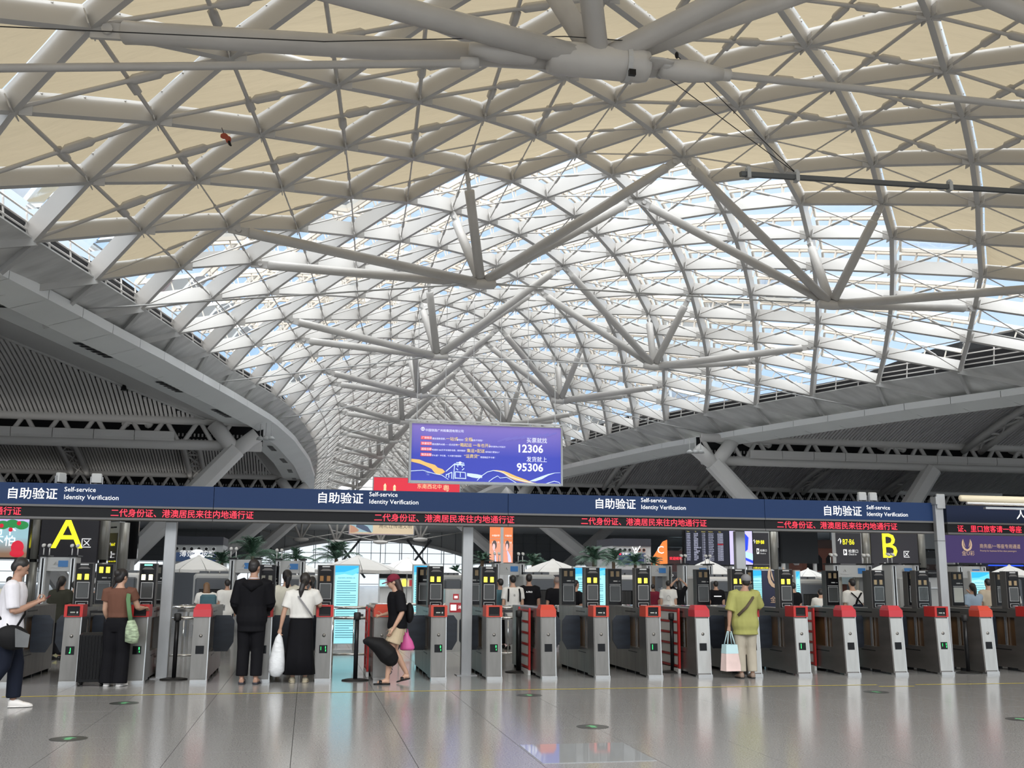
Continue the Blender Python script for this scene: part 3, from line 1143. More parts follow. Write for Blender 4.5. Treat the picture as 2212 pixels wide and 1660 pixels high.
# gantry posts
def gpost(px, lab, top=ZL, y=16.75):
    x = at(px, 1180, y).x
    root = empty('gantry_post', (x, y, 0), label=lab, cat='post', group='sign gantry posts')
    MB().bevbox(-.085, .085, -.06, .06, 0, top, .008).build('shaft', galv, root)
    MB().box(-.16, .16, -.15, .15, 0, .012).build('foot_plate', galv, root)
    return root
gpost(368, 'grey square sign post beside the left parasol')
gpost(1010, 'grey square sign post in the middle, left of the video column')
gpost(1597, 'grey square sign post left of the blue advertising screen')
y = 16.36
x = at(2031, 1180, y).x
root = empty('gantry_post', (x, y, 0), label='taller galvanised post with clamp bracket between the two sign gantries', cat='post', group='sign gantry posts')
MB().bevbox(-.075, .075, -.05, .05, 0, 2.92, .006).build('shaft', galv, root)
MB().box(-.16, .16, -.15, .15, 0, .012).build('foot_plate', galv, root)
MB().bevbox(-.06, .10, -.09, -.05, 2.75, 3.0, .01).build('clamp_bracket', galv, root)
MB().box(-.09, -.05, -.1, .06, 2.82, 2.95).build('bracket_arm', galv, root)
MB().box(-.08, .08, -.055, .055, 2.19, 2.2).build('joint_band', trimgrey, root)
# right gantry with the darker sign
a = at(2044, 1100, 16.6).x
root = empty('overhead_sign', (a, 16.6, ZL), label='darker navy overhead sign under the cream awning roll at the right edge', cat='sign')
MB().box(0, 4.0, 0, .3, ZB-ZL, ZT-ZL-.02).build('sign_panel', signtop, root)
MB().box(0, 4.0, -.015, .3, ZB-ZL-.03, ZB-ZL).build('trim_strip', trimgrey, root)
MB().box(0, 4.0, .01, .28, .03, ZB-ZL-.03).build('led_strip', black, root)
MB().box(0, 4.0, -.012, .3, 0, .03).build('bottom_trim', trimgrey, root)
txt(root, '人工验证', at(2194, 1110, 16.6).x-a, .30, .2, white, -.006)
txt(root, '证、里口旅客请一等座', at(2068, 1140, 16.6).x-a, .055, .128, ledred, .004, name='led_text')
root = empty('awning_roll', (x+.12, 15.9, 2.86), label='rolled cream fabric awning with silver bars on the right post', cat='awning')
MB().tube([(0, 0, .04), (.02, 0, .04), (4, 0, .03)], [.03, .055, .055], 14).build('fabric_roll', mat('cream_awning', (.78, .70, .52), .7), root, True)
MB().tube([(.12, -.02, -.04), (4, -.02, -.06)], .032, 10).build('front_bar', silver, root, True)
MB().box(.42, 4, -.10, -.03, -.14, -.105).build('folded_arm', silver, root)
# flood lamps standing on the gantry top
for px, lab, tilt in ((130, 'grey flood lamp standing on the blue sign at left, seen edge-on', .9), (208, 'grey flood lamp on the blue sign, its flat housing facing the viewer', .1),
                      (1862, 'pale flood lamp on the right blue sign, left one of two', .1), (1885, 'pale flood lamp on the right blue sign, right one of two', .2)):
    p = at(px, 1050 if px < 500 else 1085, GY+.15)
    root = empty('flood_lamp', (p.x, GY+.15, ZT+.001), tilt, lab, 'lamp', 'flood lamps on the sign gantry')
    MB().bevbox(-.075, .075, -.04, .03, .03, .17, .012).build('housing', machine, root)
    MB().box(-.065, .065, .03, .036, .04, .16).build('lens', clearg, root)
    MB().box(-.09, -.08, -.02, .02, 0, .12).box(.08, .09, -.02, .02, 0, .12).box(-.09, .09, -.02, .02, 0, .012).build('yoke', galv, root)

# ------------------------------------------------------------------ ticket gates
GL = 2.35
def gate_proto(kind):
    root = empty('ticket_gate', (0, 0, 0))
    w = .118
    # side shell: front pillar with sloped face, rail, base and rear pillar
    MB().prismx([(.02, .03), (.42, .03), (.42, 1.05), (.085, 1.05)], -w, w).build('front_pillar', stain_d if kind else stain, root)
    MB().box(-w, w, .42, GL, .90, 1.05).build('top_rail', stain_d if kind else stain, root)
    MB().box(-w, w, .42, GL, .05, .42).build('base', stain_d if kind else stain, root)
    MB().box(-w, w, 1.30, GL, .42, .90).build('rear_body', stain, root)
    MB().box(-.03, .03, .42, 1.30, .42, .90).build('inner_panel', amber, root)
    for s in (-1, 1):
        MB().box(s*.055-.012, s*.055+.012, .72, .77, .42, .90).build('hinge_post', silver, root)
        MB().box(s*w-.004, s*w+.004, .60, 1.15, .975, .995).build('card_slot', black, root)
        MB().box(s*w-.004, s*w+.004, .55, 1.0, .345, .36).build('slot_line', black, root)
    # front plate follows the sloped face
    fp = MB().add([(-.106, .020-.012, .06), (.106, .020-.012, .06), (.106, .072-.010, .90), (-.106, .072-.010, .90), (-.106, .035, .06), (.106, .035, .06), (.106, .087, .90), (-.106, .087, .90)],
                  [(0, 1, 2, 3), (7, 6, 5, 4), (0, 4, 5, 1), (1, 5, 6, 2), (2, 6, 7, 3), (3, 7, 4, 0)])
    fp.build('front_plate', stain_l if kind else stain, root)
    MB().add([(.106, .006, .03), (.119, .006, .03), (.119, .066, 1.0), (.106, .066, 1.0)], [(0, 1, 2, 3)]).build('edge_trim', silver, root)
    def onface(x0, x1, z0, z1, e):
        f = lambda z: .008+(z-.06)*(.054/.84)-e
        return [(x0, f(z0), z0), (x1, f(z0), z0), (x1, f(z1), z1), (x0, f(z1), z1)]
    MB().add(onface(-.062, .056, .405, .52, .004), [(0, 1, 2, 3)]).build('display', blackg, root)
    MB().tube([(0, .047, .66), (0, .038, .66)], .024, 14).build('sensor_eye', stain, root, True)
    MB().box(-.112, .124, -.018, .10, 0, .045).build('kick_plate', silver, root)
    for y in (.65, 1.15, 1.75, 2.2):
        MB().box(-w+.01, w-.01, y, y+.06, 0, .05).build('foot', black, root)
    return root
def add_cap(root, solid, red, reader='dark'):
    if solid:
        c = MB().prismx([(.058, .925), (.30, .925), (.30, 1.075), (.16, 1.10), (.062, 1.045)], -.125, .125)
        c = MB().rings([[(-.125, .05, .925), (.125, .05, .925), (.125, .34, .925), (-.125, .34, .925)],
                        [(-.125, .056, 1.03), (.125, .056, 1.03), (.125, .34, 1.03), (-.125, .34, 1.03)],
                        [(-.09, .14, 1.105), (.10, .14, 1.105), (.10, .32, 1.105), (-.09, .32, 1.105)]], True)
        c.build('red_cap', red, root)
    else:
        c = MB()
        c.box(-.125, -.085, .045, .36, .925, 1.095).box(.085, .125, .045, .36, .925, 1.095).box(-.085, .085, .045, .36, 1.075, 1.095).box(-.085, .085, .045, .30, .925, .938).box(-.085, .085, .13, .36, .938, 1.075)
        c.build('red_cap', red, root)
        MB().box(-.083, .083, .062, .128, .94, 1.073).build('reader', black, root)
        MB().box(-.075, .075, .05, .062, .94, .965).build('reader_ledge', rubber, root)
        if reader == 'card':
            MB().box(-.045, .02, .054, .061, .98, .998).build('card_window', scrl, root)
            MB().box(.04, .06, .054, .061, .975, 1.0).build('card_slot', machine, root)
def add_flap(root, s):
    pts = [(0, .43), (.02, .38), (.22, .38), (.30, .52), (.30, .84), (.24, .92), (.02, .92), (0, .88)]
    f = MB().prism([(s*(x+.105), z) for x, z in pts], .93, .96)
    f.build('flap', navyflap, root)
def add_green(root, mode):
    if not mode:
        return
    g = MB()
    if mode == 1:
        g.box(.0, .008, .018, .02, .43, .50).box(-.01, .008, .018, .02, .425, .44)
    elif mode == 2:
        g.box(.028, .036, .018, .02, .43, .455).box(.02, .034, .018, .02, .47, .505)
    elif mode == 3:
        g.box(-.035, -.027, .018, .02, .43, .505)
    else:
        g.box(.028, .036, .018, .02, .43, .46).box(.025, .033, .018, .02, .47, .505).box(-.04, -.035, .018, .02, .45, .5)
    o = g.build('green_arrow', ledgreen, root)
    return o
# (x in the picture at the foot, kind of cap, reader, red tone, green mark, flap left, flap right, steel with brighter light in its colour, text)
redd = redm
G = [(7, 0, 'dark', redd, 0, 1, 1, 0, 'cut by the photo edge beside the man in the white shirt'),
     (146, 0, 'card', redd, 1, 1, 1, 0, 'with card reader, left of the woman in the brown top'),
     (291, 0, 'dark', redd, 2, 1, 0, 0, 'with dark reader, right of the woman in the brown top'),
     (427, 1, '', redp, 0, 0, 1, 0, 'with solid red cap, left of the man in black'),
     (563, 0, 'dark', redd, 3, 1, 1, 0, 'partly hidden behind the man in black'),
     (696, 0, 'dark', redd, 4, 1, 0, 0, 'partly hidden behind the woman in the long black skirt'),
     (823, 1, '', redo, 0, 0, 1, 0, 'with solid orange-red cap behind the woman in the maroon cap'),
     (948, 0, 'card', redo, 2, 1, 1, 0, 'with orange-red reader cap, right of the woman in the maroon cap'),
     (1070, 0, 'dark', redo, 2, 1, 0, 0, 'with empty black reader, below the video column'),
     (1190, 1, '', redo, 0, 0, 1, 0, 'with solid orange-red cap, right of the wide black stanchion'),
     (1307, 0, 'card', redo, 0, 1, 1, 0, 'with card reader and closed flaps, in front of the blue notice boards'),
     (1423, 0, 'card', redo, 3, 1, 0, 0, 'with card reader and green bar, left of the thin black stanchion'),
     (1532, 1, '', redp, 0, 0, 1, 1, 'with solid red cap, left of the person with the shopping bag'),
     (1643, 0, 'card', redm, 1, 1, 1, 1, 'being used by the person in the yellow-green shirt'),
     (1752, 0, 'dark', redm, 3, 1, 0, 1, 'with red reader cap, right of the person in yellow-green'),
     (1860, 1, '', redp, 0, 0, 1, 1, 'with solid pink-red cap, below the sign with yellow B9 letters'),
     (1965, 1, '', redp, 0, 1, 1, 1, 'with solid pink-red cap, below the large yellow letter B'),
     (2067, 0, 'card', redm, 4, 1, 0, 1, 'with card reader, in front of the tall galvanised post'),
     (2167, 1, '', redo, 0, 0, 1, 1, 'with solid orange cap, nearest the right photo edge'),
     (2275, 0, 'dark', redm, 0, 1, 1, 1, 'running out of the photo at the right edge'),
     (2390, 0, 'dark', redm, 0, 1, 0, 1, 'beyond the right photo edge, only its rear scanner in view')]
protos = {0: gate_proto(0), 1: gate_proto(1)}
gates = []
used_p = set()
for k, (px, solid, rd, red, gm_, fl_, fr_, br, lab) in enumerate(G):
    X = atz(px, 1466, 0).x
    t = (X+4)/16
    X = atz(px, 1480-21*max(0, min(1, t)), 0).x
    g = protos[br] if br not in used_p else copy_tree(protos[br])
    if br not in used_p:
        used_p.add(br)
        first = True
    g.location = (X, 15.92, 0)
    tag(g, 'stainless ticket gate '+lab, 'ticket gate', 'row of ticket gates')
    gates.append(g)
for k, g in enumerate(gates):
    px, solid, rd, red, gm_, fl_, fr_, br, lab = G[k]
    add_cap(g, solid, red, rd)
    add_green(g, gm_)
    if fl_:
        add_flap(g, -1)
    if fr_:
        add_flap(g, 1)

# ------------------------------------------------------------------ face scanning kiosks on the gates
def front_kiosk(light):
    root = empty('face_scanner', (0, 0, 0))
    MB().box(-.125, .125, 0, .16, 0, .64).build('housing', kiosk_m, root)
    MB().box(-.112, .118, -.012, 0, .01, .63).build('face_plate', black, root)
    MB().box(-.055, .06, -.018, -.011, .605, .625).build('top_label', lgreen if light == 'green' else machine, root)
    sl = MB()
    pts = [(-.08, .50), (.085, .50), (.085, .555), (.045, .575), (-.04, .575), (-.08, .555)]
    sl.prism(pts, -.02, -.011)
    sl.build('camera_window', blackg, root)
    sb = MB().prism([(-.085, .55), (.09, .55), (.05, .583), (-.045, .583)], -.026, -.019)
    sb.build('camera_hood', kiosk_m, root)
    lm = {'yellow': lyel, 'green': lwarm, 'tan': ltan, 'amber': lamber, 'off': lgrey}[light]
    for s in (-.058, .045):
        MB().bevbox(s-.028, s+.028, -.02, -.011, .395, .475, .004).build('light', lm, root)
    MB().box(-.085, .09, -.016, -.0115, .125, .362).build('screen_frame', machine, root)
    MB().box(-.078, .083, -.020, -.015, .132, .355).build('screen', scr, root)
    MB().box(-.085, .09, -.016, -.0115, .02, .085).build('ticket_tray_frame', machine, root)
    MB().box(-.078, .083, -.020, -.015, .026, .079).build('ticket_tray', black, root)
    MB().box(-.05, .055, -.024, -.019, .04, .05).build('ticket_slot', silver, root)
    return root
def rear_kiosk(light, pale=False):
    root = empty('face_scanner', (0, 0, 0))
    MB().box(-.13, .13, 0, .15, 0, .64).build('housing', kiosk_m, root)
    MB().box(-.118, .122, -.012, 0, .01, .63).build('face_plate', blackg, root)
    lm = {'yellow': lyel, 'tan': ltan, 'off': lgrey}[light]
    for s in (-.052, .052):
        MB().bevbox(s-.03, s+.03, -.02, -.011, .50, .595, .004).build('light', lm, root)
    MB().tube([(-.03, -.016, .42), (.045, -.016, .42)], .012, 8).build('id_slot', machine, root, True)
    MB().box(.065, .10, -.016, -.0115, .417, .424).build('id_mark', machine, root)
    MB().box(-.10, .105, -.016, -.0115, .36, .37).build('divider', machine, root)
    MB().box(-.095, .10, -.016, -.0115, .07, .345).build('screen_frame', machine, root)
    MB().box(-.088, .093, -.020, -.015, .077, .338).build('screen', scrl if pale else scr, root)
    return root
FK = {1: ('yellow', 'left of the woman in the brown top'), 2: ('green', 'right of the woman in brown'), 4: ('off', 'behind the shoulder of the man in black'),
      5: ('amber', 'right of the woman with the white T-shirt'), 7: ('yellow', 'right of the maroon cap'), 8: ('yellow', 'left of the queue of people in T-shirts'),
      10: ('yellow', 'between the two blue notice boards'), 11: ('yellow', 'left of the second walk-through detector'), 13: ('yellow', 'behind the grey cap of the person in yellow-green'),
      14: ('yellow', 'right of the navy roll-up banner'), 16: ('tan', 'in protective film, below the letter B'), 17: ('tan', 'in protective film, left of the tall post'), 19: ('tan', 'at the right photo edge')}
RK = {1: ('yellow', 0, 'behind the head of the woman in brown'), 2: ('off', 0, 'left of the left parasol, beside the sign post'), 4: ('off', 0, 'farther back behind the man in black'),
      7: ('tan', 0, 'behind the hair of the woman in the maroon cap'), 8: ('tan', 0, 'beside the middle sign post'), 10: ('tan', 0, 'in front of the bald man in black'), 11: ('tan', 0, 'covering the right blue notice board'),
      13: ('tan', 0, 'in front of the second detector frame'), 14: ('tan', 0, 'hidden behind the grey cap'), 16: ('tan', 0, 'left of the man with the dark sling bag'), 17: ('tan', 0, 'just left of a filmed scanner under the letter B'),
      18: ('tan', 0, 'just left of a filmed scanner by the post'), 19: ('tan', 1, 'with a pale screen, right of the galvanised post'), 20: ('tan', 0, 'second right of the galvanised post')}
dst = {'yellow': 'with lit yellow lamps', 'green': 'with warm white lamps', 'off': 'unlit', 'amber': 'with dim amber lamps', 'tan': 'unlit'}
KR = mat('clear_film', (.6, .62, .6), .1)
for k, (li, tx) in FK.items():
    r = front_kiosk(li)
    g = gates[k]
    r.location = (g.location.x-.0, g.location.y+.55, 1.0505)
    tag(r, 'front face scanner %s, %s' % (dst[li].replace(' lamps', ' lights') if False else dst[li], tx), 'face scanner', 'front face scanners on the gates')
    if li == 'tan' and k != 19:        # crumpled clear film sheet
        fm = MB()
        for a in range(6):
            for b in range(8):
                pass
        q = [(-.1+.2*a/5, -.028-random.uniform(0, .012), .03+.42*b/7) for b in range(8) for a in range(6)]
        fm.add(q, [(b*6+a, b*6+a+1, b*6+a+7, b*6+a+6) for b in range(7) for a in range(5)])
        fm.build('protective_film', clearg, r)
for k, (li, pale, tx) in RK.items():
    r = rear_kiosk(li, pale)
    gx = gates[k].location.x
    r.location = (gx, 15.92+GL-.2, 1.0505)
    tag(r, 'rear face scanner %s, %s' % (dst[li], tx), 'face scanner', 'rear face scanners on the gates')

# ------------------------------------------------------------------ stanchions and red barrier frames
for px, py, h, rr_, lab in ((375, 1469, .95, .2, 'black post stanchion with disc base, right of the red ladder frame on the left'),
                       (767, 1471, .98, .2, 'black post stanchion with disc base, left of the maroon-cap woman'),
                       (1120, 1453, .98, .22, 'thick black post stanchion below the queue, left of a red frame'),
                       (1453, 1453, .95, .2, 'thin black post stanchion beside the middle red frame'),
                       (1777, 1446, .95, .2, 'black post stanchion mostly hidden beside a red frame on the right'),
                       (2092, 1455, .95, .2, 'black post stanchion between the two rightmost gates')):
    p = atz(px, py, 0)
    root = empty('stanchion', p, 0, lab, 'stanchion', 'black floor stanchions')
    MB().tube([(0, 0, 0), (0, 0, .012), (0, 0, .025), (0, 0, .03)], [rr_, rr_, rr_*.7, .05], 24).build('disc_base', rubber, root, True)
    MB().tube([(0, 0, .02), (0, 0, h)], .045 if px == 1120 else .032, 14).build('post', black, root, True)
    MB().tube([(0, 0, h-.10), (0, 0, h-.09), (0, 0, h), (0, 0, h+.01)], [.045, .052, .052, .04], 14).build('belt_head', rubber, root, True)
def frame_barrier(x, y0, y1, lab, whitep_=True):
    root = empty('barrier_frame', (x, y0, 0), 0, lab, 'barrier', 'red ladder frames beside the gates')
    L = y1-y0
    m_ = MB()
    MB().box(-.015, .015, 0, .06, .08, 1.04).build('upright', redm, root)
    MB().box(-.015, .015, L-.06, L, .08, 1.04).build('upright', redm, root)
    for k in range(6):
        z = .10+k*.176
        MB().box(-.013, .013, .06, L-.06, z, z+.03).build('rung', redm, root)
    if whitep_:
        for k in range(5):
            z = .132+k*.176
            MB().box(-.004, .004, .07, L-.07, z+.004, z+.138).build('panel', whitep, root)
    MB().box(-.02, .02, .02, L-.02, 0, .08).build('foot_bar', whitep, root)
gx = lambda k: gates[k].location.x
frame_barrier(gx(2)+.17, 17.0, 17.9, 'red ladder frame on the gate flank left of the first stanchion', False)
frame_barrier(gx(6)-.16, 16.6, 17.4, 'narrow red frame beside the gate behind the duffel bag', False)
frame_barrier(gx(9)-.16, 16.6, 17.5, 'red ladder frame with white panels right of the thick stanchion')
frame_barrier(gx(12)-.16, 16.6, 17.7, 'red ladder frame with white panels right of the thin stanchion')
frame_barrier(gx(13)+.24, 17.1, 17.7, 'red frame between the yellow-green person and the next gate', False)
frame_barrier(gx(15)-.15, 16.9, 17.7, 'red ladder frame behind the gate right of the yellow-green person')
# ------------------------------------------------------------------ floor marks
a, b = Vector((-3.7, 14.45, 0)), Vector((8.3, 14.5, 0))
tp = MB()
for p, q in ((a, b), (Vector((8.2, 14.27, 0)), Vector((8.75, 14.25, 0))), (Vector((8.9, 14.46, 0)), Vector((12.5, 14.43, 0)))):
    d = (q-p).normalized()
    n = Vector((-d.y, d.x, 0))*.026
    tp.add([p-n+Vector((0, 0, .002)), q-n+Vector((0, 0, .002)), q+n+Vector((0, 0, .002)), p+n+Vector((0, 0, .002))], [(0, 1, 2, 3)])
tag(tp.build('floor_tape', tapem), 'worn yellow tape line on the granite floor in front of the gates', 'floor tape')
for (px, py), lab in (((268, 1520), 'right of the white shoes'), ((148, 1597), 'at the lower left'), ((1143, 1503), 'in the middle, just before the yellow tape'), ((1280, 1571), 'by the glossy floor plate'),
                 ((1893, 1496), 'at the right, near the gap in the tape'), ((2207, 1555), 'cut by the right photo edge')):
    p = atz(px, py, 0)
    root = empty('floor_sticker', (p.x, p.y, 0), 0, 'round dark floor sticker with green arrow, '+lab, 'floor sticker', 'round floor stickers')
    MB().tube([(0, 0, .0005), (0, 0, .002)], .17, 28).build('disc', stick, root)
    ar = MB().add([(-.03, -.08, .003), (.03, -.08, .003), (.03, .02, .003), (-.03, .02, .003), (-.075, .02, .003), (.075, .02, .003), (0, .10, .003)], [(0, 1, 2, 3), (4, 5, 6)])
    ar.build('arrow', sgreen, root)
gp = MB().box(1.97, 2.95, 8.76, 9.75, .0005, .004)
tag(gp.build('floor_plate', mat('glossy_floor_plate', (.36, .38, .40), .04, spec=.8)), 'square glossy glass-like plate covering one floor tile in the foreground', 'floor plate')
# ------------------------------------------------------------------ people
skin = mat('skin', (.50, .30, .21), .5)
skin2 = mat('skin_tan', (.40, .23, .16), .5)
hairm = mat('black_hair', (.012, .010, .010), .45)
hairb = mat('brown_hair', (.16, .085, .04), .5)
hairg = mat('shaved_grey_hair', (.22, .17, .15), .6)
eyem = mat('eye_white_dark', (.03, .02, .02), .3)
lipm_ = mat('lips', (.42, .16, .14), .5)
def cloth(name, c, r=.8):
    return mat('cloth_'+name, c, r, spec=.15, noise=(6, .12, (1, 1, .5)), bump=.25)
def remesh(mb, name, vox, m, parent, smooth=4):
    me = mb.mesh(name)
    b = bmesh.new()
    b.from_mesh(me)
    bmesh.ops.recalc_face_normals(b, faces=b.faces)
    b.to_mesh(me)
    b.free()
    o = link(name, me, None)
    r = o.modifiers.new('r', 'REMESH')
    r.mode = 'VOXEL'
    r.voxel_size = vox
    sm = o.modifiers.new('s', 'SMOOTH')
    sm.factor = .5
    sm.iterations = smooth
    COL.objects.unlink(o)
    out = scratch_mesh(o)
    bpy.data.objects.remove(o)
    bpy.data.meshes.remove(me)
    out.name = name
    out.polygons.foreach_set('use_smooth', [True]*len(out.polygons))
    out.materials.clear()
    out.materials.append(m)
    return link(name, out, parent)
V = Vector
BASE = dict(pel=(0, 0, .53), wai=(0, .003, .61), che=(0, .004, .73), nek=(0, -.006, .83), hed=(0, .010, .932),
            shL=(-.105, -.004, .805), shR=(.105, -.004, .805), elL=(-.135, -.012, .635), elR=(.135, -.012, .635), wrL=(-.137, .02, .49), wrR=(.137, .02, .49),
            hiL=(-.05, 0, .51), hiR=(.05, 0, .51), knL=(-.055, .012, .285), knR=(.055, .012, .285), anL=(-.056, -.008, .05), anR=(.056, -.008, .05),
            ftL=(-.064, .085, .018), ftR=(.064, .085, .018))
def hand(mb, wr, d, palm_n, s, side, curl):
    # wrist, direction of the hand, normal of the palm, body height, +1 right / -1 left, finger curl 0..1
    d = V(d).normalized()
    n = V(palm_n)
    n = (n-d*n.dot(d)).normalized()
    a = d.cross(n).normalized()*side      # towards the thumb
    p = V(wr)
    mb.tube([p-d*.01*s, p+d*.012*s, p+d*.035*s, p+d*.055*s], [(.012*s, .012*s), (.018*s, .010*s), (.022*s, .010*s), (.021*s, .009*s)], 10)
    for k, (o, L) in enumerate(((.016, .044), (.0055, .049), (-.005, .046), (-.0155, .036))):
        b = p+d*.050*s+a*o*s
        ang = R(20+65*curl)
        d1 = (d*math.cos(ang*.55)+n*math.sin(ang*.55)).normalized()
        d2 = (d*math.cos(ang*1.4)+n*math.sin(ang*1.4)).normalized()
        m1 = b+d1*L*.5*s
        mb.capsule(b, m1, .0052*s, .0048*s, 6)
        mb.capsule(m1, m1+d2*L*.5*s, .0048*s, .0042*s, 6)
    t0 = p+d*.014*s+a*.016*s
    t1 = t0+(d*.6+a*.7+n*.25).normalized()*.028*s
    t2 = t1+(d*.9+a*.1+n*.4).normalized()*.024*s
    mb.capsule(t0, t1, .0068*s, .006*s, 6)
    mb.capsule(t1, t2, .0058*s, .0046*s, 6)
def torso_rings(J, s, g, lo, hi, wid=1.0):
    # elliptical rings up the trunk; g = cloth allowance
    zs = [(.46, .080, .060), (.50, .094, .070), (.54, .096, .070), (.58, .088, .062), (.62, .082, .058), (.68, .090, .063), (.74, .100, .067), (.78, .104, .062), (.81, .085, .050), (.835, .042, .036), (.86, .030, .031)]
    ax = [V(J['pel']), V(J['wai']), V(J['che']), V(J['nek'])]
    ax = [ax[0]-V((0, 0, .09))]+ax+[V(J['nek'])+(V(J['hed'])-V(J['nek']))*.4]
    rr = []
    for z, rx, ry in zs:
        if z < lo or z > hi:
            continue
        f = None
        for k in range(len(ax)-1):
            zb = [.44, .53, .61, .73, .83, .87][k:k+2]
            if zb[0] <= z <= zb[1]:
                u = (z-zb[0])/(zb[1]-zb[0])
                f = ax[k]*(1-u)+ax[k+1]*u
        if f is None:
            f = ax[-1]
        n = 16
        rr.append([(f+V(((rx*wid+g)*math.cos(2*math.pi*i/n), (ry*wid+g)*math.sin(2*math.pi*i/n), 0)))*s for i in range(n)])
    return rr
def person(label, loc, rz, Ht, pose=None, top=None, bottom=None, shoes=None, hair='short', hairmat=None, sk=None, vox=.012, look=0, nod=0, curlL=.35, curlR=.35,
           palmL=None, palmR=None, handL=None, handR=None, fine=True, wid=1.0, sleeve=.55, hat=None, face=False, group='people'):
    sk = sk or skin
    hairmat = hairmat or hairm
    root = empty('person', loc, rz, label, 'person', group)
    J = {k: V(v) for k, v in BASE.items()}
    for k, v in (pose or {}).items():
        J[k] = V(v)
    s = Ht
    P = {k: v*s for k, v in J.items()}
    hr = Matrix.Rotation(look, 3, 'Z') @ Matrix.Rotation(-nod, 3, 'X')
    b = MB()
    b.rings(torso_rings(J, s, 0, .46, .87, wid), True)
    hc = P['hed']
    def hp(x, y, z):
        return hc+hr @ V((x*s, y*s, z*s))
    b.tube([P['nek']-V((0, 0, .02*s)), (P['nek']+hc)/2, hc-V((0, 0, .03*s))], [.034*s, .030*s, .030*s], 10)
    b.ell(hc+hr @ V((0, -.004*s, .010*s)), (.043*s, .054*s, .056*s), 14, 10, hr)
    b.ell(hp(0, .016, -.022), (.034*s, .036*s, .042*s), 12, 8, hr)
    b.capsule(hp(0, .050, .004), hp(0, .059, -.012), .006*s, .0085*s, 6)
    for sx in (-1, 1):
        b.ell(hp(sx*.044, -.004, -.004), (.007*s, .012*s, .018*s), 8, 6, hr)
        S = 'L' if sx < 0 else 'R'
        b.tube([P['sh'+S]+V((-sx*.02*s, 0, -.004*s)), P['sh'+S], P['sh'+S]*.6+P['el'+S]*.4, P['el'+S]], [.032*s, .036*s, .029*s, .023*s], 10)
        b.tube([P['el'+S]+(P['sh'+S]-P['el'+S])*.05, P['el'+S]*.7+P['wr'+S]*.3, P['wr'+S]], [.0235*s, .024*s, .0145*s], 10)
        d = (P['wr'+S]-P['el'+S])
        hd = {'L': handL, 'R': handR}[S]
        pn = {'L': palmL, 'R': palmR}[S]
        if fine:
            hand(b, P['wr'+S], hd or d, pn or (-sx, .25, 0), s, -sx if False else (1 if sx > 0 else -1)*1, {'L': curlL, 'R': curlR}[S])
        else:
            e = P['wr'+S]+d.normalized()*.05*s
            b.tube([P['wr'+S], P['wr'+S]+d.normalized()*.03*s, e+d.normalized()*.02*s], [.014*s, .02*s, .012*s], 7)
        b.tube([P['hi'+S]+V((0, 0, .02*s)), P['hi'+S]*.55+P['kn'+S]*.45, P['kn'+S]], [.054*s, .046*s, .033*s], 12)
        b.tube([P['kn'+S]+V((0, 0, .01*s)), P['kn'+S]*.68+P['an'+S]*.32+V((0, -.008*s, 0)), P['an'+S]], [.033*s, .033*s, .020*s], 12)
        fd = (P['ft'+S]-P['an'+S])
        fd.z = 0
        fd = fd.normalized() if fd.length > 1e-5 else V((0, 1, 0))
        lift = P['an'+S].z-.05*s
        b.tube([P['an'+S]-fd*.02*s-V((0, 0, .025*s)), P['an'+S]+fd*.02*s-V((0, 0, .02*s)), P['ft'+S]], [(.020*s, .022*s), (.022*s, .022*s), (.024*s, .012*s)], 10)
    body = remesh(b, 'body', vox, sk, root)
    if face or fine:
        for sx in (-1, 1):
            MB().ell(hp(sx*.0175, .050, .006), (.0065*s, .003*s, .004*s), 8, 6, hr).build('eye', eyem, root, True)
            MB().capsule(hp(sx*.009, .0505, .0185), hp(sx*.027, .0465, .0185), .0022*s, None, 6).build('eyebrow', hairmat, root, True)
        MB().capsule(hp(-.011, .0495, -.033), hp(.011, .0495, -.033), .003*s, None, 6).build('mouth', lipm_, root, True)
    # ---- top
    if top:
        m_, kind = top[0], top[1]
        g = top[2] if len(top) > 2 else .012
        t = MB()
        lo = {'tee': .50, 'long': .46, 'crop': .575, 'tunic': .46}[kind]
        rr = torso_rings(J, s, g, lo, .836, wid)
        t.rings(rr, True)
        if kind in ('long', 'tunic'):
            c0 = V(J['pel'])*s
            ext = .045*s if kind == 'tunic' else .02*s
            t.rings([[V(p) for p in rr[0]], [V(p)+V(((p.x-c0.x)*.06, (p.y-c0.y)*.06, -ext)) for p in rr[0]]], True)
        for sx in (-1, 1):
            S = 'L' if sx < 0 else 'R'
            q = P['sh'+S]*(1-sleeve)+P['el'+S]*sleeve if sleeve <= 1 else P['el'+S]
            r0 = (.044+g*.4)*s
            t.tube([P['sh'+S]+V((-sx*.035*s, 0, .0)), P['sh'+S], q], [r0*.95, r0, r0*(.92 if sleeve <= .6 else .78)+g*.3*s], 12)
            if sleeve > 1:
                e = P['el'+S]*(2-sleeve)+P['wr'+S]*(sleeve-1)
                t.tube([P['el'+S]+(P['sh'+S]-P['el'+S])*.12, P['el'+S], e], [r0*.78, r0*.78, r0*.6+g*.2*s], 12)
        remesh(t, 'shirt', vox*1.1, m_, root)
